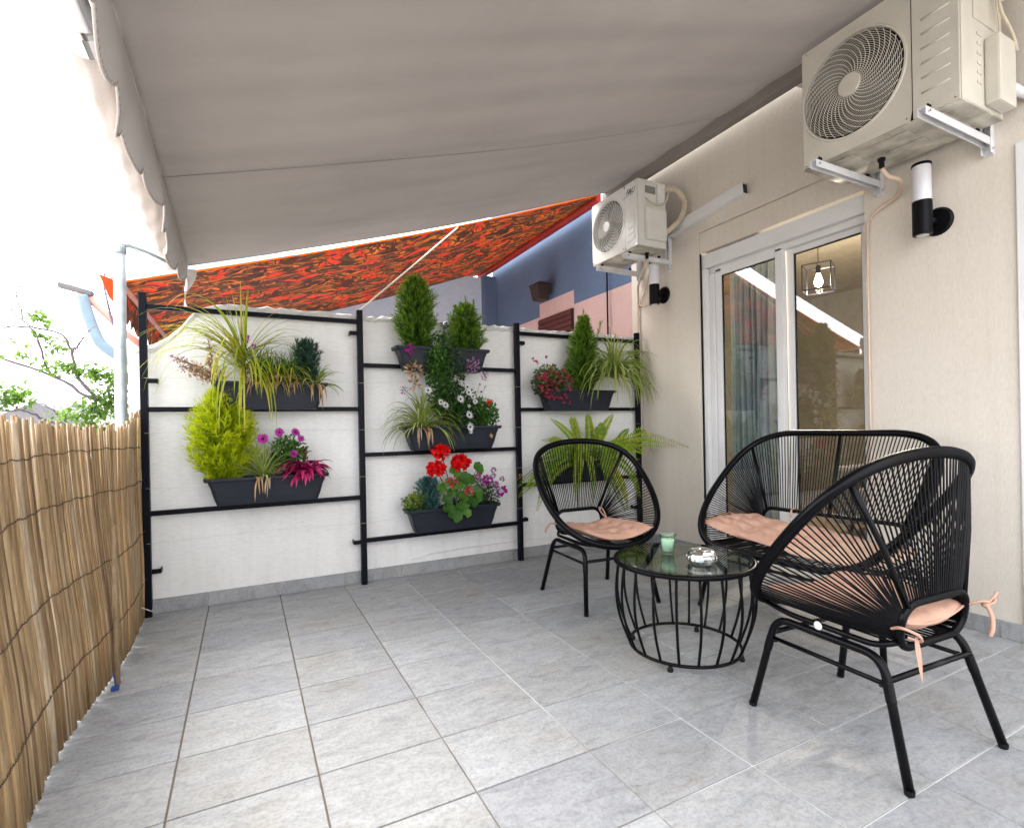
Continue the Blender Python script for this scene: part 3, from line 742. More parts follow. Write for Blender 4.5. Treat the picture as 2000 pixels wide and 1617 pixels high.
# ================================================================== grey awning overhead
ga = empty('grey_awning', (2.80, 0, 3.0), 0, 'large greige canvas awning with scalloped valance covering the terrace', 'awning')
ay0, ay1 = 0.25, 3.68
def fx(y): return -0.255 - 0.027 * max(0, (y - 1.6)) / 2.08
fz = 1.995
def canvas(u, y):
    xe = fx(y); x = 2.82 + (xe - 2.82) * u; z = 3.005 + (fz - 3.005) * u
    z += -0.045 * sin(pi * u) + 0.010 * sin(y * 7.3 + 1.2 * u) * sin(pi * u) + 0.0045 * sin(y * 15.1 + 2 + .8 * u) * (1 - .5 * u) + .0018 * sin(y * 31 + 3 * sin(u * 4))
    return Vector((x - 2.80, y, z - 3.0))
nx_, ny_ = 48, 200
v_ = [canvas(i / nx_, ay0 + (ay1 - ay0) * j / ny_) for i in range(nx_ + 1) for j in range(ny_ + 1)]
f_ = [(i * (ny_ + 1) + j, i * (ny_ + 1) + j + 1, (i + 1) * (ny_ + 1) + j + 1, (i + 1) * (ny_ + 1) + j) for i in range(nx_) for j in range(ny_)]
q = MB(); q.add(v_, f_); q.build('canvas', M['awning'], ga, smooth=True)
for ys in (2.44, 1.24):
    q = MB(); vs = []
    for i in range(61):
        p = canvas(i / 60, ys); pA = canvas(i / 60, ys + .0045); vs += [(p.x, p.y, p.z - .0018), (pA.x, pA.y, pA.z - .0018)]
    q.add(vs, [(2 * i, 2 * i + 1, 2 * i + 3, 2 * i + 2) for i in range(60)]); q.build('seam', M['seam'], ga)
MB().tube([canvas(i / 40, ay1) for i in range(41)], .004, 6).build('edge_hem', M['valance'], ga, smooth=True)
MB().bbox((.012, ay0, -.066), (.075, ay1 + .02, .022), .008).build('support_bar', M['awning'], ga)
MB().tube([(.045, ay0, .06), (.045, ay1, .06)], .035, 16).build('fabric_roller', M['awning'], ga, smooth=True)
MB().bbox((-.02, ay0, .105), (.195, ay1, .12), .004).build('gap_light_blocker', M['white_alu'], ga)  # added cover above the roller, cuts skylight falling through the wall gap
for y in (ay0 + .3, 1.9, 3.55):
    MB().bbox((.076, y, -.06), (XW - 2.80 - .0005, y + .05, .05), .004).build('wall_bracket', M['white_metal'], ga)
MB().bbox((.0, ay1 + .022, -.10), (.10, ay1 + .05, .10), .012).build('end_cap', M['white_metal'], ga)
# valance: scalloped strip hanging from the front edge, with whip-stitched hem
def vdepth(y):
    ph = ((y - 1.544) / .262) % 1.0
    return 0.145 + 0.055 * (sin(pi * ph) ** 0.7) + .012 * sin(y * 5)
v_ = []; f_ = []; hem = []; nn = 420
for i in range(nn + 1):
    y = ay0 + (ay1 - ay0) * i / nn; d = vdepth(y)
    for k in range(7):
        t = k / 6; xo = -.012 * t + .018 * t * sin(y * 6.0) + .008 * t * sin(y * 17)
        p = (fx(y) - 2.80 + xo, y, fz - 3.0 - d * t)
        v_.append(p)
    hem.append(p)
for i in range(nn):
    for k in range(6): a = i * 7 + k; f_.append((a, a + 7, a + 8, a + 1))
q = MB(); q.add(v_, f_); q.build('valance', M['valance'], ga, smooth=True)
MB().tube(hem, .0035, 6).build('valance_hem', M['screen_roll'], ga, smooth=True)
st = MB()
for i in range(0, nn - 1, 2):
    a = Vector(hem[i]); st.tube([a + Vector((.004, 0, .0)), a + Vector((.003, .004, .009))], .0005, 4, caps=False)
stuff(st.build('hem_stitching', M['stitch'], ga))
# twisted loose end of the valance at the far corner
v_ = []; f_ = []
for i in range(14):
    t = i / 13; w = .040 * (1 - .5 * t) * (.55 + .45 * abs(cos(t * 3.0))); a = t * 2.4
    c = Vector((fx(3.68) - 2.80 - .02 * t + .010 * sin(t * 7), 3.70 + .01 * t, -1.02 - .26 * t))
    v_ += [c + Vector((w * cos(a), w * sin(a), 0)), c + Vector((.006 * sin(a), 0, 0)), c - Vector((w * cos(a), w * sin(a), 0))]
for i in range(13):
    a = 3 * i; f_ += [(a, a + 3, a + 4, a + 1), (a + 1, a + 4, a + 5, a + 2)]
q = MB(); q.add(v_, f_); q.build('loose_end', M['valance'], ga, smooth=True)
MB().tube([(fx(y_) - 2.80 - .012, y_, fz - 2.985) for y_ in (ay0, 1.6, 2.6, ay1)], .012, 12).build('front_profile', M['awning'], ga)
# rolled-up white side screen strapped outside the valance, on its steel tube
v_ = []; f_ = []; sg = 28; nn = 90
for i in range(nn + 1):
    y = 1.66 + (3.70 - 1.66) * i / nn
    for k in range(sg):
        a = 2 * pi * k / sg; r = .052 + .003 * sin(k * 1.7 + y * 14) + .003 * sin(y * 31 + k) + .002 * sin(y * 57)
        v_.append((-.345 - 2.80 + r * cos(a) - .012 * (y - 2.6), y, fz + .012 - 3.0 + r * sin(a)))
for i in range(nn):
    for k in range(sg):
        k2 = (k + 1) % sg; f_.append((i * sg + k, (i + 1) * sg + k, (i + 1) * sg + k2, i * sg + k2))
f_.append(tuple(range(sg))); f_.append(tuple(reversed(range(nn * sg, nn * sg + sg))))
q = MB(); q.add(v_, f_); q.build('rolled_screen', M['screen_roll'], ga, smooth=True)
MB().tube([(-.333 - 2.80, 1.60, fz - 2.988), (-.333 - 2.80, 1.675, fz - 2.988)], .058, 28).build('roll_collar', M['chrome'], ga, smooth=False)
MB().tube([(-.333 - 2.80, ay0, fz - 2.988), (-.333 - 2.80, 1.602, fz - 2.988)], .040, 24).build('screen_tube', M['chrome'], ga, smooth=True)

# galvanised support pole outside the reed fence
gp = empty('support_pole', (-0.548, 3.22, 0), 0, 'galvanised round pole rising behind the reed fence up to the awning', 'pole')
MB().tube([(0, 0, .07), (.012, 0, 1.90)], .026, 24).build('pole_shaft', M['galv'], gp, smooth=True)
MB().lathe([(.028, .0), (.030, .03), (.027, .035)], 24, (.012, 0, 1.895)).build('pole_cap', M['galv'], gp)
MB().tube([(.012, 0, 1.92), (.012, 0, 1.965)], .010, 12).build('bolt', M['galv'], gp, smooth=True)
MB().tube([(.012, 0, 1.945), (.05, .01, 1.945), (.12, .05, 1.93), (.21, .1, 1.90)], [.018, .014, .009, .007], 12).build('awning_arm', M['galv'], gp, smooth=True)
MB().lathe([(.002, -.035), (.02, -.03), (.027, -.01), (.027, .02), (.018, .035), (.012, .04)], 20, (0, 0, .036)).build('foot', M['pipe_blue'], gp, smooth=True)

# ================================================================== reed fence
rf = empty('reed_fence', (-0.50, 0, 0), 0, 'dry golden reed screen fence along the left edge of the terrace', 'fence')
def fxb(y): return 0.02 * sin(y * 2.2) + 0.012 * sin(y * 5.1) - (.03 * max(0, y - 3.2))
def topz(y):
    return 1.055 + 0.012 * sin(y * 4) + (0.06 * max(0, (y - 3.05)) / .4)
bk = MB()
def lean_at(y):
    u = min(1, max(0, (y - 2.6) / .5)); return .085 * (1 - .92 * u * u * (3 - 2 * u))
def reed(mb, y, r, x0, lean, z0, z1, t=0.0, yr=None):
    pts = []; rad = []
    k = 6
    for i in range(k + 1):
        z = z0 + (z1 - z0) * i / k
        pts.append((x0 - lean_at(y if yr is None else yr) * (z / 1.05) + .004 * sin(z * 7 + y * 40), y + lean * z + .004 * sin(z * 5 + y * 90), z))
        rad.append(r * (1.05 - .18 * i / k) * (1.14 if i in (2, 4) else 1.0))
    mb.tube(pts, rad, 6, t=t)
y = 1.50; cnt = 0
while y < 3.64:
    r = R(.0030, .0058) if random.random() > .12 else R(.0070, .0105)
    y += r * 1.0
    z0 = .003 + R(0, .010) + (R(0, .06) if random.random() < .12 else 0); z1 = topz(y) - R(0, .035)
    if cnt >= 298:
        reed(bk, y, r, fxb(y) + R(-.004, .004), .010 * sin(y * 9) + R(-.014, .014), z0, z1, t=R(.02, .98)); y += r * R(.75, 1.0); continue
    mb = MB(); reed(mb, 0, r, 0, .010 * sin(y * 9) + R(-.014, .014), z0, z1, 0.0, y)
    o = mb.build('reed', M['reed'], rf, smooth=True); o.rotation_euler = (0, R(-.006, .006), 0); o.location = (fxb(y) + R(-.004, .004), y, 0)
    y += r * R(0.75, 1.0) + (R(.004, .010) if random.random() < .15 else 0); cnt += 1
print('reeds', cnt, y)
y = 0.3
while y < 3.62:
    r = R(.0035, .0065); reed(bk, y, r, fxb(y) - .015 + R(-.003, .002), R(-.02, .02), R(.003, .02), topz(y) - R(0, .09), t=R(.02, .98)); y += R(.014, .030)
y = -2.2
while y < 1.50:
    r = R(.0045, .0085); reed(bk, y, r, fxb(y) + R(-.004, .004), R(-.016, .016), R(.003, .02), topz(y) - R(0, .03), t=R(.02, .98)); y += r * 1.95
stuff(bk.build('back_reeds', M['reed'], rf, smooth=True))
for (zc_, ph) in ((.93, 0), (.755, 1), (.475, 2), (.205, 3)):
    q = MB(); pts = []; pts2 = []
    y = -1.0
    while y < 3.62:
        xx = fxb(y) + .0125 - lean_at(y) * zc_ / 1.05; zz_ = zc_ + .007 * sin(y * 3 + ph) + .003 * sin(y * 23 + ph) + .002 * sin(y * 61)
        tw = y * 130
        pts.append((xx + .0022 * cos(tw) - .0, y, zz_ + .0025 * sin(tw))); pts2.append((xx - .0022 * cos(tw), y, zz_ - .0025 * sin(tw)))
        y += .011
    q.tube(pts, .0011, 4, caps=False); q.tube(pts2, .0011, 4, caps=False)
    q.build('binding_wire', M['twine'], rf)
MB().tube([(.034, 2.60, .004), (.022, 2.66, .30), (.008, 2.73, .62)], [.009, .011, .009], 10).build('wooden_stake', M['reed'], rf, smooth=True)
q = MB(); q.bbox((.022, 2.54, 0.002), (.048, 2.56, .018), .004); q.tube([(.036, 2.552, .016), (.030, 2.55, .07)], .0025, 6); q.build('plastic_clip', M['plastic_blue'], rf)
q = MB().tube([(-.47, 3.20, .13), (-.44, 3.3, .075), (-.46, 3.46, .055)], .003, 6)
tag(q.build('tie_wire', M['wire_pale'], smooth=True), 'pale wire tying the reed fence to the foot of the trellis', 'wire')

# ================================================================== trellis
tr = empty('trellis', (0, 3.475, 0), 0, 'black steel trellis frame fixed to the white garden wall holding planters', 'trellis')
posts = [-0.481, 0.671, 1.812, 2.955]; pw = 0.0175
for x in posts:
    MB().bbox((x - pw, -pw, 0.0), (x + pw, pw, 1.765), .002).build('post', M['black_frame'], tr)
railz = [(1.690, 1.129, 0.561), (1.412, 0.833, 0.280), (1.690, 1.123, 0.559)]
for k in range(3):
    for z in railz[k]:
        MB().bbox((posts[k] + pw + .0008, -.0125, z - .0135), (posts[k + 1] - pw - .0008, .0125, z + .0135), .002).build('rail', M['black_frame'], tr)
for (x, z, s_) in ((posts[0], 1.285, 1), (posts[0], .245, 1), (posts[1], 1.615, -1), (posts[1], .275, -1), (posts[2], 1.62, 1), (posts[2], .30, 1), (posts[3], 1.60, -1), (posts[3], .30, -1)):
    bk = MB(); xx = x + s_ * (pw + .0008)
    lo, hi = sorted((xx, xx + s_ * .045)); bk.bbox((lo, -.012, z - .013), (hi, -.006, z + .013), .001)
    lo, hi = sorted((xx + s_ * .039, xx + s_ * .045)); bk.bbox((lo, -.0055, z - .013), (hi, .044, z + .013), .001)
    bk.tube([(xx + s_ * .024, -.0175, z), (xx + s_ * .024, -.0122, z)], .005, 8)
    bk.build('fixing_lug', M['black_frame'], tr)
for z, sg_ in ((1.30, .02), (1.0, .015), (.70, -.01), (.40, .02)):
    q = MB().tube([(posts[0], -.019, z), (.1, -.006, z - .01 + sg_), (posts[1], -.019, z - .005), (1.2, -.006, z + sg_), (posts[2], -.019, z - .01), (2.4, -.006, z + sg_), (posts[3], -.019, z)], .0007, 4)
    q.build('training_wire', M['wire_pale'], tr)

# ================================================================== planters
def planter(x0, x1, z0, label):
    W = x1 - x0; H = .155; t = empty('planter', ((x0 + x1) / 2, 3.388, z0), 0, label, 'planter', 'trough planters hung on the trellis')
    def ring(w, d, z, n=5, rc=.02):
        out = []
        for (cx_, cy_, a0) in ((w / 2 - rc, d / 2 - rc, 0), (-w / 2 + rc, d / 2 - rc, pi / 2), (-w / 2 + rc, -d / 2 + rc, pi), (w / 2 - rc, -d / 2 + rc, 1.5 * pi)):
            for k in range(n): a = a0 + k / (n - 1) * pi / 2; out.append((cx_ + rc * cos(a), cy_ + rc * sin(a), z))
        return out
    R_ = [ring(W * .80, .105, 0), ring(W * .81, .110, .004), ring(W * .855, .122, .045), ring(W * .90, .134, .10), ring(W * .935, .142, H - .028), ring(W * .935, .144, H - .022), ring(W * .985, .158, H - .020),
          ring(W, .162, H - .012), ring(W, .162, H), ring(W * .975, .148, H), ring(W * .94, .136, H - .012), ring(W * .90, .126, H - .032)]
    q = MB(); n = len(R_[0]); vs = [p for r in R_ for p in r]; fs = [tuple(reversed(range(n)))]
    for i in range(len(R_) - 1):
        for k in range(n): k2 = (k + 1) % n; fs.append((i * n + k, i * n + k2, (i + 1) * n + k2, (i + 1) * n + k))
    q.add(vs, fs); o = q.build('trough', M['planter'], t); 
    for p in o.data.polygons: p.use_smooth = False
    q = MB(); sv = []; sf = []
    for i in range(25):
        for j in range(7): sv.append(((i / 24 - .5) * W * .90, (j / 6 - .5) * .125, H - .026 + R(-.006, .007)))
    for i in range(24):
        for j in range(6): a = i * 7 + j; sf.append((a, a + 7, a + 8, a + 1))
    q.add(sv, sf); q.build('soil', M['soil'], t, smooth=True)
    for xx in (-W * .28, W * .28):
        q = MB(); q.bbox((xx - .012, .0745, .02), (xx + .012, .078, H + .0), .001); q.bbox((xx - .012, .0745, H + .0008), (xx + .012, .10, H + .004), .001); q.build('hook', M['black_frame'], t)
    return t
planter(-.159, .450, 1.125, 'dark grey trough under the long yellow grass, upper left of the trellis')
planter(-.205, .446, .588, 'dark grey trough holding the lime conifer and magenta plant')
planter(.866, 1.522, 1.375, 'highest dark grey trough holding two green conifers')
planter(.908, 1.602, .852, 'dark grey trough with spider plant and white daisies')
planter(.921, 1.582, .313, 'dark grey trough with red geraniums')
planter(1.949, 2.61, 1.11, 'dark grey trough with crimson begonia, conifer and spider plant beside the house')
planter(2.02, 2.66, .572, 'dark grey trough under the fern behind the far chair')

# ================================================================== plants
PY = 3.372
def leaf(mb, p, d, up, ln, w, t, bend=0.0):
    d = d.normalized(); s = d.cross(up)
    if s.length < 1e-4: s = d.orthogonal()
    s.normalize(); n = s.cross(d)
    a = p; b1 = p + d * ln * .45 + s * w / 2 + n * bend * ln * .3; b2 = p + d * ln * .45 - s * w / 2 + n * bend * ln * .3; m_ = p + d * ln * .5 + n * (bend * ln * .3 - w * .15); c = p + d * ln - n * bend * ln * .3
    mb.add([a, b1, m_, b2, c], [(0, 1, 2), (0, 2, 3), (1, 4, 2), (2, 4, 3)], t)
def rnd_dir(zb=0.0):
    while True:
        v = Vector((R(-1, 1), R(-1, 1), R(-1, 1)))
        if .1 < v.length < 1: return (v.normalized() + Vector((0, 0, zb))).normalized()
def blade(mb, p0, d0, ln, w, droop, t, n=9, tw=0.0, fold=.25):
    d = Vector(d0).normalized(); p = Vector(p0); st = ln / n; vs = []; fs = []
    side = d.cross(Vector((0, 0, 1)));
    if side.length < .05: side = Vector((cos(tw * 9), sin(tw * 9), 0))
    side.normalize()
    for i in range(n + 1):
        k = i / n; ww = w * (min(1, .45 + k * 3) * (1 - k ** 3) + .02)
        nrm = side.cross(d).normalized()
        vs += [p + side * ww / 2 + nrm * ww * fold * .3, p - nrm * ww * fold * .3, p - side * ww / 2 + nrm * ww * fold * .3]
        p = p + d * st
        if p.y > 3.515: p.y = 3.515
        d = (d + Vector((0, 0, -1)) * droop * st * (0.4 + 1.6 * k)).normalized()
        side = (side - d * side.dot(d)).normalized()
    for i in range(n):
        a = 3 * i; fs += [(a, a + 1, a + 4, a + 3), (a + 1, a + 2, a + 5, a + 4)]
    mb.add(vs, fs, t)
def plant(name, x, z, label, cat='plant', y=PY, group=None):
    return empty(name, (x, y, z), 0, label, cat, group)
def finish(o): return stuff(o)

def conifer(x, z0, h, w, mat, label, nsp=150, tips=(0,), dens=1.0, lean=0.0, wtop=.35, sz=1.0, seed=1, pw_=1.3):
    random.seed(seed)
    t = plant('conifer', x, z0, label, 'conifer')
    MB().tube([(0, 0, -.02), (lean * .5, 0, h * .5), (lean, 0, h * .85)], [.012, .008, .003], 8).build('trunk', M['bark'], t, smooth=True)
    mb = MB()
    for i in range(nsp):
        u = (i + .5) / nsp; zz = h * (u ** .92) * .93
        prof = (min(1, .42 + u * 2.6) if u < .25 else 1.0) * (1 - (max(0, u - wtop) / (1.0001 - wtop)) ** pw_ * .80) * (1 + .16 * sin(u * 17 + seed) * sin(i * 2.4 * 2 + seed))
        rr = w / 2 * prof * R(.62, 1.0); a = i * 2.39996 + R(-.3, .3)
        base = Vector((lean * u, 0, max(0, zz - rr * R(.5, .9))))
        tip = Vector((lean * u + rr * cos(a), rr * sin(a) * .72, zz + R(.0, .05) * h))
        if tip.y + PY > 3.5: tip.y = 3.5 - PY
        ax = tip - base; nl = int((16 + 22 * prof) * dens)
        for k in range(nl):
            q = (k + 1) / nl; p = base + ax * q * 1.0
            dd = (ax.normalized() + rnd_dir(.3) * .75).normalized()
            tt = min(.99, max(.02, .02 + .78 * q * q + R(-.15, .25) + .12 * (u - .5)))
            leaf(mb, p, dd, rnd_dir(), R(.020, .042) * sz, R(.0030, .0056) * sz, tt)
    for (dx, hh) in tips:
        for k in range(60):
            q = k / 60; p = Vector((lean + dx * (1 + .3 * q), R(-.006, .006), h * (.72 + (hh) * q)))
            leaf(mb, p, (Vector((dx * .6, 0, 1)) + rnd_dir() * .55), rnd_dir(), R(.02, .036) * sz, .0045 * sz, R(.5, .98))
    finish(mb.build('foliage', mat, t)); return t
conifer(-.108, .715, .55, .375, M['lf_yellow'], 'bushy lime yellow conifer in the lower left planter', 460, ((.02, .22), (-.04, .18)), 1.5, wtop=.48, sz=1.15, seed=3, pw_=2.0)
conifer(1.015, 1.50, .51, .29, M['lf_conifer'], 'taller green conifer at the left end of the highest planter', 330, ((0, .24), (.04, .20), (-.05, .16)), 1.35, wtop=.62, sz=1.15, seed=4, pw_=1.8)
conifer(1.365, 1.48, .38, .29, M['lf_conifer'], 'shorter green conifer at the right end of the highest planter', 260, ((0, .34), (.05, .30), (-.06, .16)), 1.25, wtop=.50, sz=1.1, seed=5, pw_=1.5)
conifer(2.335, 1.235, .62, .34, M['lf_conifer'], 'pointed green conifer beside the house wall in the upper right planter', 340, ((0, .33), (.13, .20), (.03, .26)), 1.35, lean=.01, wtop=.34, sz=1.15, seed=6)
conifer(.335, 1.245, .30, .17, M['lf_darkcon'], 'small dark bluish conifer at the right of the upper left planter', 170, ((0, .28), (-.04, .24), (.03, .26), (.05, .18)), 1.2, wtop=.7, sz=.9, seed=7, pw_=2)
conifer(1.075, .43, .25, .17, M['lf_bluecon'], 'little blue green conifer beside the red geranium', 150, ((0, .2), (.04, .18), (-.04, .18)), 1.3, wtop=.7, sz=.9, seed=8, pw_=2)

# long arching yellow-green grass
random.seed(11)
t = plant('long_grass', .012, 1.27, 'long arching yellow green grass spilling from the upper left planter')
mb = MB()
for k in range(34):
    z = .02 + .006 * k; s_ = (k % 2) * 2 - 1
for i in range(112):
    k = (i * 74 // 112) / 74; i = i * 74 // 112; base = Vector((R(-.012, .012) - .01, R(-.015, .01), R(.04, .18)))
    if i < 30: d = Vector((R(-1.3, -.35), R(-.6, .0), R(.55, 1.4))); ln = R(.38, .66); dr = R(2.6, 5.2)
    elif i < 38: d = Vector((R(-.45, .12), R(-.3, .05), R(1.2, 1.6))); ln = R(.28, .46); dr = R(.5, 2.4)
    elif i < 52: d = Vector((R(.3, .9), R(-.4, .05), R(.35, 1.1))); ln = R(.28, .46); dr = R(2.4, 4.5)
    else: d = Vector((R(-.5, .75), R(-1.0, -.3), R(.0, .7))); ln = R(.30, .52); dr = R(7.5, 12)
    blade(mb, base, d, ln, R(.008, .014), dr, R(.2, .98), n=14)
finish(mb.build('blades', M['lf_grass'], t))
MB().tube([(0, 0, -.03), (-.01, 0, .06), (-.015, 0, .17)], [.016, .013, .009], 8).build('stem', M['lf_dry'], t, smooth=True)
# pink brown sedum
def tuftleaf(mb, n, ext, base, ln, w, tr_, zb=.4, dirs=None):
    for i in range(n):
        p = Vector((base[0] + R(-1, 1) * ext[0], base[1] + R(-1, 1) * ext[1], base[2] + R(-1, 1) * ext[2]))
        if p.y + PY > 3.49: p.y = 3.49 - PY
        leaf(mb, p, rnd_dir(zb), rnd_dir(), R(*ln), R(*w), R(*tr_))
t = plant('sedum', -.14, 1.27, 'dried pinkish brown sedum with mauve tips trailing left of the long grass')
mb = MB(); mb2 = MB(); mb3 = MB()
for (a, b_) in (((.0, -.02, .0), (-.19, -.07, .13)), ((.0, -.02, .0), (-.14, -.08, .11)), ((0, -.02, 0), (-.16, -.09, .08)), ((.01, -.02, 0), (-.09, -.08, .09)), ((.0, 0, 0), (-.03, -.05, .12)), ((.02, 0, 0), (.03, -.04, .07)), ((0, 0, 0), (-.03, -.03, .24))):
    mb3.tube(smooth_line([a, tuple((a[k] + b_[k]) / 2 + (.02 if k == 2 else 0) for k in range(3)), b_], 8), .003, 5)
    for k in range(85):
        q = R(.12, 1.0); p = Vector(a).lerp(Vector(b_), q) + Vector((R(-.02, .02), R(-.02, .02), R(-.02, .02)))
        (leaf(mb, p, rnd_dir(.3), rnd_dir(), R(.014, .028), R(.008, .014), R(.1, .98)) if not (b_[0] < -.12 and q > .85) else leaf(mb2, p, rnd_dir(.3), rnd_dir(), .018, .010, R(.1, .9)))
finish(mb.build('dry_leaves', M['lf_dry'], t)); finish(mb2.build('mauve_buds', M['fl_lilac'], t)); mb3.build('stems', M['bark'], t, smooth=True)
t = plant('purple_sprig', .04, 1.26, 'single purple kangaroo-paw sprig standing above the upper left planter')
q = MB(); q.tube(smooth_line([(0, -.02, 0), (.0, -.03, .12), (-.02, -.03, .20), (-.05, -.03, .29)], 12), .0028, 6); q.tube([(-.02, -.03, .20), (.01, -.03, .235)], .0025, 5); q.build('stalk', M['fl_dark'], t, smooth=True)
q = MB()
for (px_, pz_) in ((-.018, .235), (-.012, .25), (.008, .215), (.022, .213), (-.01, .265)):
    for k in range(3): leaf(q, Vector((px_, -.03, pz_)), Vector((R(-.4, .4), R(-.3, .3), 1)), rnd_dir(), .026, .009, R(.2, .9))
q.build('flower', M['fl_purple'], t)
# tuft of green grass with straw hanging out
t = plant('grass_tuft', .17, 1.26, 'green grassy tuft with brown straw hanging over the planter edge')
mb = MB()
for i in range(280):
    blade(mb, (R(-.12, .11), R(-.045, .03), R(-.02, .02)), (R(-.5, .5), R(-.4, .2), R(.9, 1.3)), R(.14, .26), R(.005, .008), R(4, 10), R(.05, .98), n=7)
finish(mb.build('green_blades', M['lf_green'], t)); mb = MB()
for i in range(90):
    blade(mb, (R(-.12, .10), R(-.075, -.03), R(-.01, .05)), (R(-.5, .5), R(-1, -.4), R(.1, .8)), R(.07, .18), R(.004, .008), R(14, 26), R(.05, .98), n=8)
finish(mb.build('dry_straw', M['lf_dry'], t)); mb = MB()
for i in range(26):
    blade(mb, (R(-.16, .14), R(-.06, -.02), R(.0, .06)), (R(-.8, .8), R(-.9, -.3), R(.2, .9)), R(.20, .36), R(.005, .009), R(8, 13), R(.2, .95), n=10)
finish(mb.build('long_blades', M['lf_grass'], t))

def spider(x, z, label, n, spread, ln, seed, dry=8, y=PY, wid=(.010, .017)):
    random.seed(seed); t = plant('spider_plant', x, z, label, y=y)
    mb = MB(); md = MB()
    for i in range(n):
        a = i * 2.39996; el = R(.15, 1.3)
        d = Vector((cos(a) * cos(el), -abs(sin(a)) * cos(el) * .8 + .15, sin(el)))
        L_ = R(*ln); W_2 = R(*wid); dr = R(2.5, 6.5) * spread
        tt = R(.1, .45)
        s_ = (R(-.012, .012), R(-.012, .012), 0)
        random_state = random.getstate()
        blade(mb, s_, d, L_, W_2, dr, tt, n=10, fold=.5)
        blade(mb, (s_[0], s_[1], s_[2] + .0012), d, L_ * .98, W_2 * .42, dr, R(.75, .98) if i % 3 else .3, n=10, fold=.3)
    for i in range(dry):
        blade(md, (R(-.05, .05), R(-.06, -.02), R(-.01, .01)), (R(-.4, .4), -1, R(.0, .5)), R(.12, .22), R(.008, .014), R(22, 34), R(.3, .98), n=9)
    finish(mb.build('striped_blades', M['lf_spider'], t))
    if dry: finish(md.build('withered_blades', M['lf_dry'], t))
    return t
spider(.385, 1.265, 'small pale spider plant with withered leaves at the right end of the upper left planter', 34, 1.9, (.13, .21), 21, 7)
spider(.095, .735, 'spider plant with beige withered leaves between lime conifer and magenta plant', 56, .7, (.15, .26), 22, 7)
spider(1.04, .995, 'wide spider plant at the left end of the daisy planter', 110, 1.5, (.22, .38), 23, 9)
spider(2.60, 1.36, 'large cascading spider plant against the house wall', 210, 1.7, (.28, .50), 24, 6, y=3.33)

def bush(name, x, z, label, ext, n, mat, ln, w, seed, cat='plant', y=PY, stems=10, shape='round', tr_=(.02, .98)):
    random.seed(seed); t = plant(name, x, z, label, cat, y=y)
    mb = MB(); ms = MB()
    for i in range(stems):
        p = Vector((R(-.6, .6) * ext[0], R(-.6, .3) * ext[1], R(-.2, .7) * ext[2]))
        ms.tube(smooth_line([(R(-.02, .02), 0, -ext[2]), tuple(p * .5 + Vector((0, 0, -.3 * ext[2]))), tuple(p)], 7), .0016, 4)
    for i in range(n):
        v = rnd_dir() * (random.random() ** .45)
        p = Vector((v.x * ext[0], v.y * ext[1], v.z * ext[2]))
        if p.y + y > 3.5: p.y = 3.5 - y
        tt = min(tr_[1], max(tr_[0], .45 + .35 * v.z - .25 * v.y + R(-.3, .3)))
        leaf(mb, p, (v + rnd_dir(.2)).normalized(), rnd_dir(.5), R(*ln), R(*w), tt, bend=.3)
    finish(mb.build('leaves', mat, t)); ms.build('stems', M['lf_green'], t, smooth=True)
    return t
def daisy(t, p, r, mat, centre, face=(0, -1, .25), np_=12, name='flower'):
    q = MB(); d = (Vector(face) + Vector((R(-.35, .35), 0, R(-.3, .3)))).normalized(); s1 = d.orthogonal().normalized(); s2 = d.cross(s1)
    p = Vector(p)
    for k in range(np_):
        a = 2 * pi * k / np_ + R(-.06, .06); dd = s1 * cos(a) + s2 * sin(a)
        leaf(q, p, dd + d * .15, d, r * R(.92, 1.05), r * .5, R(.1, .95))
    f = q.build(name, mat, t)
    q = MB(); q.lathe([(r * .24, .0), (r * .2, r * .14), (0.0008, r * .18)], 10, caps=False, M4=Matrix.Translation(p + d * .001) @ d.to_track_quat('Z', 'Y').to_matrix().to_4x4())
    c = q.build('centre', centre, f, smooth=True)
    return f
t = bush('purple_daisy', .23, .855, 'green daisy bush with purple flowers above the magenta plant', (.10, .07, .125), 1000, M['lf_green'], (.020, .034), (.008, .014), 31)
for (px_, pz_, r) in ((.10 - .01, .955, .036), (.178, .99, .030), (.262, .99, .028), (.292, .952, .022), (.25, .865, .026)):
    q = MB().tube([(0, -.02, -.05), ((px_ - .23) * .6, -.05, (pz_ - .855) * .6), (px_ - .23, -.062, pz_ - .855)], .0018, 5); q.build('flower_stalk', M['lf_green'], t, smooth=True)
    f = daisy(t, (px_ - .23, -.068, pz_ - .855), r, M['fl_purple'], M['fl_dark'], np_=16)
t = plant('magenta_plant', .315, .745, 'magenta leaved bromeliad like plant drooping over the lower left planter', y=3.355)
random.seed(33)
for i in range(84):
    a = i * 2.39996; el = R(-.1, 1.0)
    q = MB(); d = Vector((cos(a) * 1.1, -abs(sin(a)) * .85 + .12, sin(el) * .9))
    blade(q, (R(-.02, .02), R(-.015, .01), R(-.01, .04)), d, R(.10, .19), R(.020, .030), R(9, 16), R(.05, .98), n=6, fold=.5)
    q.build('leaf', M['lf_magenta'], t)
q = MB()
for i in range(24): leaf(q, Vector((R(-.015, .01), -.01, R(.06, .13))), Vector((R(-.4, .4), R(-.3, .3), 1)), rnd_dir(), .028, .012, R(.02, .2))
q.build('dark_bract', M['lf_magenta'], t)

